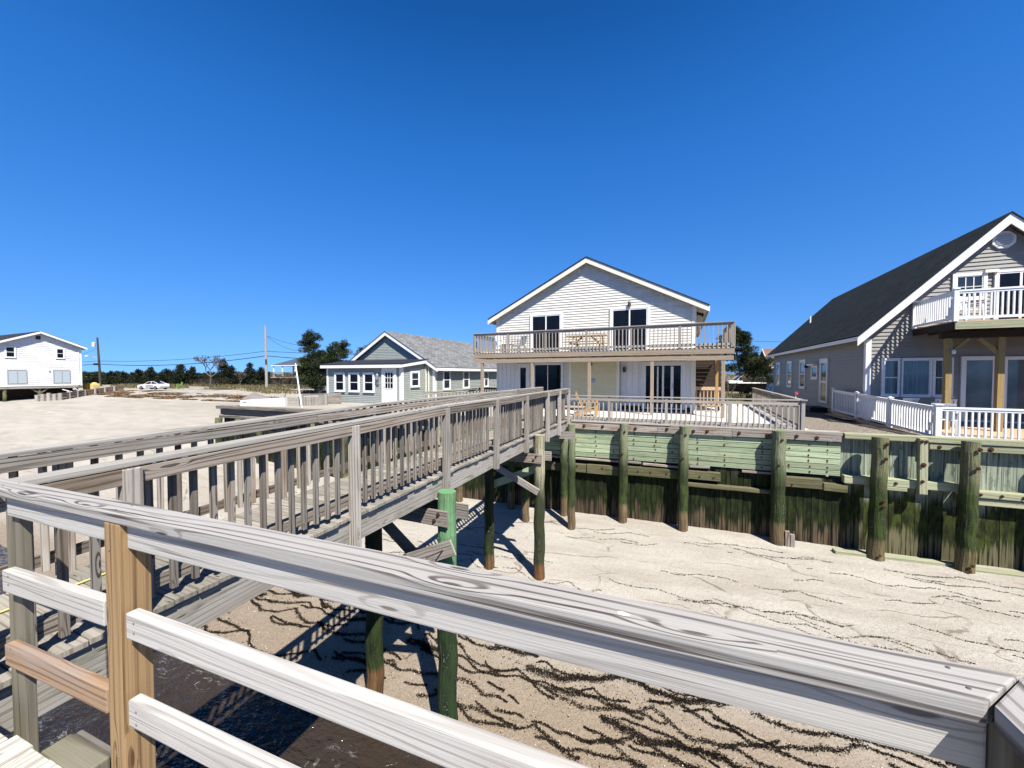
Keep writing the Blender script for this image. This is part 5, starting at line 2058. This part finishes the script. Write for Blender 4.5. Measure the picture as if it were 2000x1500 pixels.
def pine(loc, trunks, label, seed, mat, leaf=(.10, .26), group=None):
    """wind-shaped pine: trunks = list of (top offset, limbs); limb = (height share, end offset, radius of its tufts)"""
    t = thing('pine_tree', label, 'tree', loc, 0, group)
    g = random.Random(seed)
    m = MB(); cl = []
    for top, limbs, r0 in trunks:
        top = Vector(top)
        path = [Vector((0, 0, -.3))]
        k_ = 6
        for i in range(1, k_ + 1):
            f = i / k_
            path.append(Vector((top.x * f ** 1.3 + .12 * math.sin(f * 5 + seed), top.y * f, top.z * f)))
        m.tube(path, [r0 * (1 - .8 * i / k_) for i in range(k_ + 1)], 8)
        for f, off, rad in limbs:
            i = min(k_ - 1, int(f * k_)); ff = f * k_ - i
            base = path[i].lerp(path[i + 1], ff)
            end = base + Vector(off)
            mid = base.lerp(end, .5) + Vector((0, 0, -.08 * Vector(off).length))
            m.tube([base, mid, end], [r0 * .35, r0 * .22, r0 * .08], 6)
            n = max(3, int(Vector(off).length / .32))
            for j in range(n + 1):
                q = .3 + .7 * j / n
                c = (base.lerp(mid, q * 2) if q < .5 else mid.lerp(end, q * 2 - 1))
                for r_ in range(3):
                    e = Vector((g.gauss(0, .24), g.gauss(0, .24), abs(g.gauss(.08, .14))))
                    cc = c + e
                    cl.append((cc, rad * g.uniform(.6, 1.2), .72))
                    if r_ == 0: m.tube([c, cc], [.025, .012], 4, False)
    m.build('trunk', M['bark'], t)
    leafcloud('crown', cl, mat, t, (.13, .30), 4.0, seed, 115)
    return t


def gp(px, py, d):
    q = at_d(px, py, d)
    return Vector((q.x, q.y, gz(q.x, q.y)))


g = random.Random(11)
b = gp(626, 765, 47)
s_ = 47 / 750.0
pine(b, [((-1.2, 0, 7.0), [(.98, (-.1, 0, .35), .34), (.93, (-.7, .1, .1), .40), (.93, (.75, 0, .25), .38), (.86, (-1.15, .2, .05), .42), (.80, (.4, .1, .1), .34), (.72, (-.8, -.2, .2), .40), (.66, (.7, .3, .25), .36), (.62, (-1.0, .2, .1), .42), (.52, (-1.9, .1, .3), .46), (.46, (-1.4, -.5, .1), .46), (.38, (-2.2, .1, .2), .5), (.5, (.9, -.5, .1), .46), (.3, (-2.4, .4, .2), .5), (.22, (-1.8, -.4, .2), .5)], .17),
         ((2.4, .4, 5.6), [(.98, (.5, 0, .55), .36), (.95, (-.6, 0, .6), .36), (.92, (.8, .1, .0), .40), (.88, (-1.2, .1, .35), .40), (.80, (1.1, 0, .1), .42), (.75, (-.9, -.2, .15), .42), (.66, (1.2, .1, -.1), .42), (.6, (-.8, .2, -.1), .42), (.5, (1.6, -.2, .1), .46), (.42, (-.5, .3, .1), .5), (.35, (1.7, .2, .0), .5), (.25, (.9, -.4, .1), .5)], .15),
         ((.7, .5, 4.6), [(.98, (.4, 0, .2), .45), (.95, (-.5, .2, .1), .45), (.85, (1.2, 0, .1), .5), (.8, (-1.0, .1, 0), .5), (.65, (1.8, .2, 0), .5), (.6, (-1.6, .2, .1), .5), (.45, (2.2, .3, -.1), .55), (.4, (-2.0, 0, 0), .55), (.25, (1.6, 0, .1), .55), (.2, (-1.3, .2, .1), .55)], .12)],
     'wind-shaped dark pine with two crowns, standing left of the cottage', 5, M['needle'])
b = gp(694, 765, 50)
pine(b, [((1.6, 0, 5.6), [(.98, (.6, 0, .35), .36), (.92, (1.5, 0, .25), .38), (.9, (-.6, 0, .3), .36), (.85, (1.0, .2, .0), .4), (.78, (-.9, .1, .1), .42), (.7, (1.3, 0, -.1), .42), (.62, (-.7, .1, .0), .44), (.5, (.9, 0, 0), .46)], .14)],
     'olive pine with a low crown just behind the cottage gable', 9, M['needle2'])
b = gp(1446, 764, 40)
pine(b, [((-.6, 0, 6.6), [(.99, (-.3, 0, .3), .36), (.95, (.8, 0, .0), .40), (.9, (1.4, .1, -.15), .42), (.9, (-1.0, .1, .1), .42), (.82, (1.0, -.1, .0), .42), (.8, (-1.3, .2, .0), .44), (.72, (1.5, .1, .05), .46), (.7, (-1.0, 0, .1), .44), (.62, (2.0, 0, -.1), .48), (.6, (-1.2, .3, .1), .46), (.52, (1.6, .3, .05), .48), (.48, (2.4, -.2, -.2), .5), (.42, (-1.2, .2, 0), .5), (.36, (2.2, .2, -.1), .5)], .17)],
     'tall dark pine between the cream house and the grey house', 13, M['needle'])
b = gp(1478, 764, 38)
pine(b, [((.5, 0, 3.4), [(.95, (.5, 0, .2), .4), (.9, (-.8, 0, .1), .42), (.75, (.8, .1, 0), .46), (.7, (-1.0, .2, .0), .46), (.5, (.9, 0, -.1), .5), (.45, (-.8, .1, 0), .5)], .12)],
     'lower olive-green pine beside the far corner of the grey house', 17, M['needle2'])


def cedar(loc, h, w, seed, label, group):
    t = thing('cedar_tree', label, 'tree', loc, 0, group)
    g = random.Random(seed)
    m = MB(); m.tube([(0, 0, -.3), (.05, 0, h * .5), (0, .03, h * .95)], [.12, .07, .02], 6); m.build('trunk', M['bark'], t)
    cl = []
    n = int(34 * h / 3)
    for i in range(n):
        f = g.random() ** .85
        z = h * (.04 + .93 * f)
        rr = w * 1.15 * (1 - f) ** .7 * (.7 + .5 * g.random()) + .1
        a = g.random() * 6.283
        q = math.sqrt(g.random())
        cl.append(((rr * q * math.cos(a), rr * q * math.sin(a), z), .26 + .34 * (1 - f) + .1 * g.random(), 1.25))
    for i in range(4):
        cl.append(((g.gauss(0, .06), g.gauss(0, .06), h * (.92 + .03 * i)), .14 - .02 * i, 1.6))
    leafcloud('crown', cl, M['cedar'], t, (.2, .42), 2.8, seed, 60)
    return t


for i, (px, top, d, w, lab) in enumerate((
        (181, 729, 82, 1.0, 'low dark cedar just right of the white house, behind the yellow tanks'),
        (218, 727, 80, 1.4, 'dark bushy cedar just right of the tarred utility pole'),
        (243, 730, 79, 1.3, 'low dark cedar between the tarred pole and the parked car, left of the car bonnet'),
        (270, 723, 78, 1.3, 'dark cedar with a blunt top behind the bonnet of the white car'),
        (296, 719, 77, 1.2, 'pointed dark cedar rising behind the roof of the white car'),
        (324, 722, 76, 1.5, 'broad dark cedar behind the tail of the white car'),
        (354, 714, 74, 1.6, 'taller dark cedar behind the lime green chair'),
        (376, 718, 76, 1.4, 'dark cedar between the lime green chair and the bare tree'),
        (437, 703, 72, 1.3, 'tall dark cedar just right of the bare tree'),
        (452, 716, 73, 1.3, 'lower dark cedar second to the right of the bare tree'),
        (488, 711, 70, 1.1, 'thin dark cedar left of the pale utility pole'),
        (510, 719, 69, 1.0, 'small dark cedar touching the left side of the pale utility pole'))):
    b = gp(px, 752, d)
    h = (at_d(px, top, d).z - b.z)
    cedar(b, h, w, 200 + i, lab, 'dark cedars along the edge of the lot')


def bare_tree(loc, h, seed, label, spread=1.0, name='bare_tree'):
    t = thing(name, label, 'tree', loc)
    g = random.Random(seed)
    m = MB(); tw = MB()

    def grow(p, d, L, r, lev):
        q = p + d * L
        mid = p.lerp(q, .5) + Vector((g.gauss(0, .06), g.gauss(0, .06), 0)) * L
        (m if lev < 3 else tw).tube([p, mid, q], [max(r, .03), max(r * .85, .027), max(r * .65, .024)], 5 if lev < 3 else 3, False)
        if lev >= 6: return
        for i in range(3 if lev < 2 else 2 + (g.random() < .5)):
            a = g.random() * 6.283
            nd = (d + Vector((math.cos(a), math.sin(a), g.uniform(-.1, .35))) * g.uniform(.5, .95) * spread).normalized()
            grow(q, nd, L * g.uniform(.62, .82), r * .6, lev + 1)
    grow(Vector((0, 0, -.2)), Vector((.1, 0, 1)).normalized(), h * .27, h * .024, 0)
    m.build('trunk', M['twig'], t)
    tw.build('twigs', M['twig'], t)
    return t


b = gp(410, 757, 66)
bare_tree(b, 7.2, 4, 'bare grey tree with a rounded crown of twigs among the dark cedars', 1.15)
b = gp(468, 757, 68)
bare_tree(b, 3.4, 8, 'smaller bare twiggy tree between the cedars and the pale utility pole', 1.0)


def shrub(loc, r, h, seed, mat, label, group=None, leaf=(.08, .2)):
    t = thing('shrub', label, 'shrub', loc, 0, group)
    g = random.Random(seed)
    m = MB()
    for i in range(9):
        a = g.random() * 6.283
        m.tube([(0, 0, -.1), (r * .4 * math.cos(a), r * .4 * math.sin(a), h * .5), (r * .8 * math.cos(a), r * .8 * math.sin(a), h * g.uniform(.6, 1))], [.03, .02, .008], 4, False)
    m.build('stems', M['twig'], t)
    cl = [((g.gauss(0, r * .5), g.gauss(0, r * .5), h * g.uniform(.15, .85)), g.uniform(.22, .42) * max(r, .8) / 1.2, .8) for i in range(int(20 * r))]
    leafcloud('crown', cl, mat, t, leaf, 4.0, seed, 40)
    return t


for i, (px, d, r, h, mt, lab) in enumerate((
        (545, 62, 1.6, 2.0, 'brush', 'dry grey shrub just right of the foot of the pale utility pole'),
        (566, 60, 1.8, 2.1, 'brush', 'dry grey shrub left of the leaning white pole'),
        (600, 58, 1.8, 1.8, 'cedar', 'dark shrub right of the leaning white pole, under the pine'),
        (622, 57, 1.5, 1.6, 'cedar', 'dark shrub close to the porch corner of the cottage'),
        (395, 70, 1.5, 1.5, 'brush', 'low dry shrub at the foot of the bare tree, on its left'),
        (428, 69, 1.6, 1.4, 'brush', 'low dry shrub at the foot of the bare tree, on its right'),
        (1424, 33, 1.3, 2.6, 'brush', 'twiggy grey-brown shrub close behind the right-hand porch post of the cream house'),
        (1452, 36, 1.5, 2.4, 'brush', 'twiggy brown shrub under the tall pine, right of the grey-brown one'),
        (1494, 30, .8, 1.7, 'needle2', 'small green shrub at the far corner of the grey house'))):
    b = gp(px, 765, d)
    shrub(b, r, h, 300 + i, M[mt], lab)
pts = []
cl = []
g_ = random.Random(5)
for i in range(520):
    px = g_.uniform(165, 640); d = g_.uniform(80, 92)
    q = at_d(px, 750, d)
    cl.append(((q.x, q.y, gz(q.x, q.y) + g_.uniform(.1, 2.6) * (.7 + .5 * noise.noise(Vector((px * .05, 0, 0))))), g_.uniform(.7, 1.2), .8))
o = leafcloud('thicket', cl, M['cedar'], None, (.25, .55), 2.5, 77, 26)
tag(o, kind='stuff')
cl = []
for i in range(240):
    px = g_.uniform(-400, 2400); d = g_.uniform(320, 420)
    q = at_d(px, 735, d)
    cl.append(((q.x, q.y, -.5 + g_.uniform(0, 3.0) * (.6 + .8 * noise.noise(Vector((px * .01, 3, 0))))), g_.uniform(2, 3.6), .7))
o = leafcloud('distant_wood', cl, M['cedar'], None, (1.2, 2.6), 1.6, 78, 3)
tag(o, kind='stuff')

# ------------------------------------------------------------------ poles and wires
def utility_pole(loc, h, r, mat, label, lean=0.0):
    t = thing('utility_pole', label, 'utility pole', loc, 0, 'utility poles')
    m = MB(); m.tube([(0, 0, -1), (lean * .5, 0, h * .5), (lean, 0, h)], [r, r * .85, r * .65], 10); m.build('pole', mat, t)
    return t


b1 = gp(197, 757, 72)
h1 = at_d(189, 659, 72).z - b1.z
up1 = utility_pole(b1, h1, .2, M['pole_dark'], 'dark tarred utility pole with a transformer and street lamp, right of the white house', at_d(190, 659, 72).x - b1.x)
m = MB(); m.lathe((-.75, -.35, h1 * .80), [(.2, 0), (.26, .05), (.26, .75), (.2, .85), (.06, .9)], 12); m.build('transformer', plain('transformer_grey', (.55, .56, .57)), up1)
m = MB(); m.tube([(-.4, -.1, h1 * .58), (-1.2, -.2, h1 * .615), (-1.9, -.3, h1 * .615)], [.05, .045, .04], 6); m.build('lamp_arm', M['steel'], up1)
m = MB(); m.lathe((-2.15, -.3, h1 * .605), [(.05, 0), (.3, .06), (.3, .12), (.08, .2)], 10); m.build('lamp_head', M['white'], up1)
m = MB(); m.box(-1.1, -.3, -.2, -.1, h1 * .43, h1 * .47); m.build('cable_box', M['dark'], up1)
b2_ = gp(521, 761, 58)
h2 = at_d(518, 636, 58).z - b2_.z
up2 = utility_pole(b2_, h2, .2, M['pole'], 'tall pale utility pole standing left of the cottage', at_d(518, 636, 58).x - b2_.x)
m = MB(); m.box(.02, .16, -.28, -.16, h2 * .40, h2 * .47); m.build('cable_box', M['dark'], up2)


def wire(p, q, sag, r, label):
    m = MB()
    pts = []
    for i in range(25):
        f = i / 24
        v = p.lerp(q, f); v.z -= sag * 4 * f * (1 - f)
        pts.append(v)
    m.tube(pts, [r] * 25, 5, False)
    o = m.build('power_line', M['wire'])
    tag(o, label, 'cable', 'overhead cables')


wire(at_d(192, 705, 72), at_d(518, 686, 58), .55, .035, 'upper black cable running from the tarred pole to the pale pole')
wire(at_d(194, 711, 72), at_d(519, 695, 58), .75, .055, 'lower thick black cable between the tarred pole and the pale pole')
wire(at_d(519, 686, 58), at_d(720, 692, 55), .1, .035, 'upper black cable running right from the pale pole behind the pine')
wire(at_d(520, 695, 58), at_d(720, 705, 55), .15, .05, 'lower thick black cable running right from the pale pole behind the pine')
wire(at_d(521, 656, 58), at_d(605, 677, 50), .25, .022, 'thin service wire running from high on the pale pole down into the pine')
wire(at_d(522, 657, 58), at_d(598, 686, 50), .6, .022, 'sagging thin service wire below the higher one, from the pale pole into the pine')
wire(at_d(192, 705, 72), at_d(60, 706, 62), .2, .03, 'upper black cable running left from the tarred pole behind the white house')
wire(at_d(194, 711, 72), at_d(60, 712, 62), .2, .05, 'lower thick black cable running left from the tarred pole behind the white house')
wire(at_d(190, 680, 72), at_d(120, 700, 60), .3, .022, 'thin service wire slanting left from the tarred pole to the white house')
wire(at_d(1400, 663, 60), at_d(1640, 667, 60), .2, .03, 'upper cable in the gap between the cream house and the grey house')
wire(at_d(1400, 687, 60), at_d(1640, 688, 60), .1, .04, 'lower cable in the gap between the cream house and the grey house')

# ------------------------------------------------------------------ things on the far lot
def car(loc, rot):
    t = thing('parked_car', 'white two-door car parked in front of the dark cedars', 'car', loc, rot)
    prof = [(-2.25, .32), (-2.28, .62), (-2.05, .80), (-1.0, .93), (-.25, 1.33), (.65, 1.40), (1.35, 1.18), (1.75, 1.0), (2.2, .98), (2.28, .62), (2.2, .32)]
    low = [(-2.25, .32), (-2.28, .62), (-2.05, .80), (-1.0, .93), (1.75, 1.0), (2.2, .98), (2.28, .62), (2.2, .32)]
    m = MB(); m.prism(low, -.85, .85)
    m.build('body', M['carpaint'], t, bevel=.06, smooth=False)
    m = MB()
    for (x0, z0), (x1, z1) in zip([(-1.02, .9), (-.25, 1.36), (.65, 1.43), (1.35, 1.2)], [(-.25, 1.36), (.65, 1.43), (1.35, 1.2), (1.78, 1.0)]):
        ys0 = .78 if z0 < 1.1 else .62; ys1 = .78 if z1 < 1.1 else .62
        if z0 > 1.3 and z1 > 1.3:
            m.face([(x0, -ys0, z0), (x1, -ys1, z1), (x1, ys1, z1), (x0, ys0, z0)])
            m.face([(x0, -ys0, z0 - .05), (x1, -ys1, z1 - .05), (x1, ys1, z1 - .05), (x0, ys0, z0 - .05)])
        for y in (-1, 1):
            m.bar((x0, y * ys0, z0 - .02), (x1, y * ys1, z1 - .02), .06, .06)
    for y in (-1, 1):
        m.bar((.45, y * .78, .95), (.45, y * .63, 1.4), .06, .05, up=(1, 0, 0))
    m.build('roof', M['carpaint'], t)
    m = MB()
    wn = [(-1.0, .9), (-.25, 1.33), (.65, 1.39), (1.33, 1.17), (1.7, .98)]
    for y in (-1, 1):
        m.face([(x, y * (.77 if z < 1.1 else .60), z) for x, z in wn])
    m.face([(-1.0, -.76, .91), (-1.0, .76, .91), (-.26, .6, 1.32), (-.26, -.6, 1.32)])
    m.face([(.66, -.6, 1.39), (.66, .6, 1.39), (1.7, .7, .99), (1.7, -.7, .99)])
    m.build('glass', M['glass'], t)
    for x in (-1.4, 1.4):
        for y in (-.82, .82):
            m = MB(); m.tube([(x, y - .1, .32), (x, y + .1, .32)], [.32, .32], 16)
            w_ = m.build('wheel', M['tyre'], t)
            m = MB(); m.tube([(x, y - .11, .32), (x, y + .11, .32)], [.19, .19], 12); m.build('rim', M['steel'], w_)
    m = MB(); m.box(-.55, .95, -.875, -.852, .36, .86); tag(m.build('door', plain('primer_grey', (.33, .33, .34)), t), 'grey primer door')
    for y in (-.6, .6):
        m = MB(); m.box(-2.29, -2.2, y - .14, y + .14, .6, .72); m.build('headlight', M['glass_grey'], t)
    return t


b = gp(300, 762, 56)
car(b + Vector((0, 0, .2)), R(-8)).scale = (.84, .84, .84)
b = gp(350, 760, 58)
patio_chair('garden_chair', b + Vector((0, 0, .2)), R(-30), M['greenchair'], 'lime green garden chair on the grass right of the white car', None, .95)
for px, mt, lab in ((173, 'yellow_tank', 'orange-yellow plastic tank beside the white house, left of the paler one'), (185, 'pale_tank', 'pale yellow plastic tank, right of the orange-yellow one')):
    b = gp(px, 764, 54)
    t = thing('plastic_tank', lab, 'tank', b + Vector((0, 0, .42)), R(-15), 'plastic tanks by the white house')
    m = MB(); m.box(-.42, .42, -.42, .42, 0, .95, axis=0); m.build('body', M[mt], t, bevel=.08)
    m = MB(); m.lathe((0, 0, .95), [(.3, 0), (.3, .06), (.24, .1), (.24, .16), (.05, .19)], 14); m.build('lid', M[mt], t)
# low groyne of short posts and boards near the white house
P_ = [gp(72, 779, 45.5), gp(118, 778, 46.5), gp(165, 772, 51), gp(240, 766, 57)]
gw = thing('low_timber_wall', 'low retaining wall of short grey posts and rusty boards beside the white house', 'wall')
m = MB()
for a_, b_ in zip(P_[:-1], P_[1:]):
    for z in (.18, .48, .78):
        m.bar(a_ + Vector((0, .12, z - .1)), b_ + Vector((0, .12, z - .1)), .07, .26)
m.build('board', M['brown'], gw)
n_ = 0
for a_, b_, c_ in zip(P_[:-1], P_[1:], (4, 3, 4)):
    for i in range(c_):
        q = a_.lerp(b_, i / c_)
        m = MB(); m.tube([(q.x, q.y, q.z - .6), (q.x, q.y, q.z + .85 + .08 * ((n_ * 7) % 3 - 1))], [.19, .17], 9); m.build('post', M['pole'], gw)
        n_ += 1
# pieces of broken paving lying on the sand
g_ = random.Random(31)
for i, (px, py) in enumerate(((395, 769), (365, 768), (430, 770))):
    b = on_ground(px, py)
    m = MB()
    w_ = .7 + .3 * (i == 1)
    poly = [(-w_, 0), (w_ * .9, .02), (w_ * .7, .16), (-w_ * .6, .2)]
    m.prism(poly, -.4, .4)
    o = m.build('broken_slab', M['concrete'], None, loc=b, rot=R(-20 + 15 * i), bevel=.03)
    tag(o, ('broken concrete slab on the pale sand below the bare tree, middle one of three', 'broken concrete slab on the pale sand nearest the lime green chair', 'broken concrete slab on the pale sand nearest the pale pole')[i], 'slab', 'broken slabs on the sand')

# blue-roofed house far behind the pine
q = at_d(600, 760, 78)
q = q - Vector((1.9, 0, 0))
bh_ = thing('stilt_house', 'raised house with a blue-grey hipped roof and white porch posts, behind the pine', 'house', (q.x, q.y, gz(q.x, q.y)), R(-20))
x0, x1, y0, y1 = -7.4, 7.5, 0, 8
ze = at_d(600, 713, 78).z - gz(q.x, q.y); zr = at_d(600, 698, 78).z - gz(q.x, q.y)
m = MB()
A, B, C, D_ = (x0, y0, ze), (x1, y0, ze), (x1, y1, ze), (x0, y1, ze); E_, F_ = (x0 + 5, 4, zr + .5), (x1 - 4, 4, zr + .5)
m.face([A, B, F_, E_], [(0, 0), (15, 0), (11, 5), (4, 5)]); m.face([B, C, F_], [(0, 0), (8, 0), (4, 5)]); m.face([C, D_, E_, F_], [(0, 0), (15, 0), (11, 5), (4, 5)]); m.face([D_, A, E_], [(0, 0), (8, 0), (4, 5)])
m.face([A, B, C, D_])
m.build('roof', M['roof_blue'], bh_)
m = MB(); m.box(x0, x1, y0 - .05, y0 + .05, ze - .16, ze + .02); m.box(x0 - .05, x0 + .05, y0 + .051, y1, ze - .16, ze + .02); m.build('fascia', M['white'], bh_)
zf = at_d(600, 736, 78).z - gz(q.x, q.y)
m = MB(); m.box(x0, x1, y0 - .2, y1, zf - .25, zf); m.build('floor', M['weather'], bh_)
m = MB(); m.box(x0 + 3.2, x1, 2.4, y1, zf + .002, ze - .02); m.build('wall', M['white_siding'], bh_)
for i in range(4):
    window(bh_, 'window', (x0 + 4.2 + i * 2.6, 2.4, zf + .5), 0, 1.5, 1.4, M['white'], M['glass'], .1)
for x in (x0 + .5, x0 + 3.0, x0 + 6.5, x0 + 10, x1 - .5):
    m = MB(); m.box(x - .09, x + .09, .1, .28, zf, ze - .2, axis=2); m.build('porch_post', M['white'], bh_)
    m = MB(); m.box(x - .16, x + .16, .1, .42, -.6, zf - .25, axis=2); m.build('pile', M['pole_dark'], bh_)
m = MB(); m.box(x0, x1, -.1, -.02, zf + .9, zf + 1.0); m.box(x0, x1, -.1, -.02, zf + .1, zf + .18)
x = x0
while x < x1:
    m.box(x, x + .05, -.09, -.03, zf + .18, zf + .9, axis=2); x += .35
m.build('porch_railing', M['weather'], bh_)
# red-roofed house in the gap on the right
q = at_d(1519, 760, 44)
rh = thing('far_house', 'white house with a faded red shingle roof, seen in the gap behind the grey house', 'house', (q.x, q.y, gz(q.x, q.y)), R(-23.5))
m = MB(); m.siding([(-.2, -.3), (7, -.3), (7, 3.2), (-.2, 3.2)], .2, .02); m.build('wall', M['white_siding'], rh)
m = MB(); m.box(-.18, 7, .03, 8, -.4, 3.2); m.build('house_core', M['white_siding'], rh)
m = MB(); m.face([(-.9, -.5, 3.1), (7.5, -.5, 3.1), (7.5, 4, 5.4), (-.9, 4, 5.4)], [(0, 0), (8.4, 0), (8.4, 5), (0, 5)]); m.face([(-.9, -.5, 3.04), (7.5, -.5, 3.04), (7.5, 4, 5.34), (-.9, 4, 5.34)]); m.face([(-.9, 8.5, 3.1), (7.5, 8.5, 3.1), (7.5, 4, 5.4), (-.9, 4, 5.4)])
m.build('roof', M['roof_red'], rh)
m = MB(); m.box(-.9, 7.5, -.55, -.5, 2.9, 3.12); m.bar((-.92, -.5, 3.0), (-.92, 4, 5.3), .05, .25); m.build('fascia', M['white'], rh)
window(rh, 'window', (.3, 0, .9), 0, .9, 1.4, M['white'], M['glass'])

# white motor boat on a trailer behind the cream house
b = gp(1441, 762, 34)
bt = thing('motor_boat', 'small white motor boat with a windscreen, half hidden in shade under the tall pine', 'boat', b + Vector((0, 0, .55)), R(170))
m = MB()
secs = [(-2.0, .75, .15), (-.5, .8, .12), (1.0, .65, .15), (1.8, .3, .35), (2.2, .03, .6)]
for (xa, wa, ka), (xb, wb, kb) in zip(secs[:-1], secs[1:]):
    for s in (-1, 1):
        m.face([(xa, s * wa, .75), (xb, s * wb, .8), (xb, s * wb * .5, kb), (xa, s * wa * .6, ka)])
        m.face([(xa, s * wa * .6, ka), (xb, s * wb * .5, kb), (xb, 0, kb - .1), (xa, 0, ka - .12)])
    m.face([(xa, -wa, .75), (xb, -wb, .8), (xb, wb, .8), (xa, wa, .75)])
m.face([(-2.0, -.75, .75), (-2, .75, .75), (-2, .45, .15), (-2, -.45, .15)])
m.build('hull', M['dark'], bt)
m = MB(); m.box(-2.0, 1.0, -.82, .82, .76, .84); m.build('gunwale', M['sail'], bt, bevel=.03)
m = MB(); m.box(-.2, 1.0, -.5, .5, .78, 1.0); m.build('cabin', M['sail'], bt, bevel=.05)
m = MB()
for s in (-1, 1): m.bar((.3, s * .5, 1.0), (-.1, s * .45, 1.4), .03, .03)
m.bar((-.1, -.46, 1.4), (-.1, .46, 1.4), .03, .03); m.build('windscreen_frame', M['white'], bt)
m = MB(); m.face([(.3, -.48, 1.02), (.3, .48, 1.02), (-.08, .43, 1.38), (-.08, -.43, 1.38)]); m.build('windscreen', M['glass_blue'], bt)
m = MB(); m.box(-2.2, -2.0, -.15, .15, .6, 1.3); m.build('outboard_motor', M['dark'], bt, bevel=.04)
tr2 = thing('boat_trailer', 'rusty trailer carrying the white motor boat under the tall pine', 'trailer', b, R(170))
m = MB(); m.bar((-1.8, -.4, .35), (1.4, -.4, .35), .06, .08); m.bar((-1.8, .4, .35), (1.4, .4, .35), .06, .08); m.bar((-1.0, -.8, .35), (-1.0, .8, .35), .06, .06); m.bar((1.4, -.4, .35), (2.6, 0, .35), .06, .06); m.bar((1.4, .4, .35), (2.6, 0, .35), .06, .06)
m.build('frame', M['rust'], tr2)
for y in (-.85, .85):
    m = MB(); m.tube([(-1, y - .08, .28), (-1, y + .08, .28)], [.28, .28], 14); m.build('wheel', M['tyre'], tr2)

# skiff and bits lying by the dark bulkhead
ba = at_d(462, 784, 21.5); bb = at_d(551, 779, 21.5)
t = thing('skiff', 'upturned white skiff lying behind the dark bulkhead', 'boat', ((ba.x + bb.x) / 2, (ba.y + bb.y) / 2 + .3, -.13), math.atan2(bb.y - ba.y, bb.x - ba.x))
L = (bb - ba).length / 2
m = MB()
m.prism([(-L, -.02), (L, -.02), (L, .44), (-L + .02, .32)], -.04, .0)
m.prism([(-L * .95, -.02), (L, -.02), (L, .44), (-L * .93, .32)], .9, .94)
m.face([(-L, 0, .32), (L, 0, .44), (L, .92, .44), (-L * .94, .92, .32)])
m.face([(L, 0, 0), (L, .92, 0), (L, .92, .44), (L, 0, .44)])
m.face([(-L, 0, 0), (-L * .94, .92, 0), (-L * .94, .92, .32), (-L, 0, .32)])
m.build('hull', M['sail'], t)
m = MB(); m.box(-L * .9, -L * .74, -.05, -.041, .2, .22); m.box(-L * .8, -L * .68, -.05, -.041, .17, .2); m.build('trim_mark', M['dark'], t)
q = at_d(487, 781, 23)
m = MB()
m.face([(-.62, 0, 0), (.62, -.25, 0), (.10, .1, .42)]); m.face([(.62, -.25, 0), (.75, .7, 0), (.10, .1, .42)]); m.face([(-.62, 0, 0), (-.3, .8, 0), (.10, .1, .42)]); m.face([(-.3, .8, 0), (.75, .7, 0), (.10, .1, .42)])
o = m.build('tarpaulin', M['tarp'], None, loc=(q.x, q.y + .2, -.02 + .2))
tag(o, 'grey tarpaulin tented over something behind the white skiff', 'tarpaulin')
q = at_d(508, 780, 24)
m = MB(); m.lathe((0, 0, 0), [(.2, 0), (.3, .1), (.26, .3), (.14, .42), (.03, .45)], 10)
o = m.build('bucket', M['dark'], None, loc=(q.x, q.y, -.05), smooth=False)
tag(o, 'round black bucket just right of the grey tarpaulin', 'bucket')
q0 = at_d(590, 802, 21.0); q1 = at_d(577, 710, 21.2)
m = MB(); m.tube([(q0.x, q0.y, -.3), q0.lerp(q1, .5), q1], [.042, .038, .032], 8)
o = m.build('white_pole', M['white_vinyl'])
tag(o, 'slim white pole leaning left in front of the cottage porch', 'pole')
bn = thing('timber_bin', 'open weathered timber bin between the white skiff and the cottage porch', 'planter')
qa = at_d(556, 797, 22); qb = at_d(590, 797, 22.0); qc = at_d(637, 797, 22.3)
for z0_ in (0,):
    m = MB()
    for i in range(4):
        z = -.12 + .13 * i
        m.bar((qa.x, qa.y, z + .06), (qb.x, qb.y, z + .06), .04, .125)
    n_ = 9
    for i in range(n_):
        v = qb.lerp(qc, (i + .5) / n_)
        m.bar((v.x, v.y, -.15), (v.x, v.y, .38), .16, .03, up=(.4, .9, 0))
    m.build('side_board', M['weather_cap'], bn)
    m = MB()
    dv = Vector((.45, 1.0, 0))
    m.bar((qb.x, qb.y, .48), (qc.x, qc.y, .52), .06, .1); m.bar((qb.x + dv.x, qb.y + dv.y, .46), (qc.x + dv.x, qc.y + dv.y, .5), .06, .1)
    m.bar((qb.x + dv.x, qb.y + dv.y, .1), (qc.x + dv.x, qc.y + dv.y, .1), .04, .6)
    m.build('rim', M['weather'], bn)
    for v in (qa, qb, qc):
        m = MB(); m.bar((v.x, v.y, -.3), (v.x, v.y, .52), .11, .11, up=(0, 1, 0)); m.build('post', M['weather_cap'], bn)
for px, r_ in ((622, .0), (634, .1)):
    q = gp(px, 757, 52)
    m = MB(); m.box(-.42, .42, -.3, .3, 0, .75); m.box(-.36, .36, -.24, .24, .75, .8)
    o = m.build('storage_box', M['concrete'], None, loc=q, rot=R(-15), bevel=.03)
    tag(o, 'grey storage box beyond the cottage porch, ' + ('left' if px < 630 else 'right') + ' one of the pair', 'box', 'grey boxes beyond the porch')
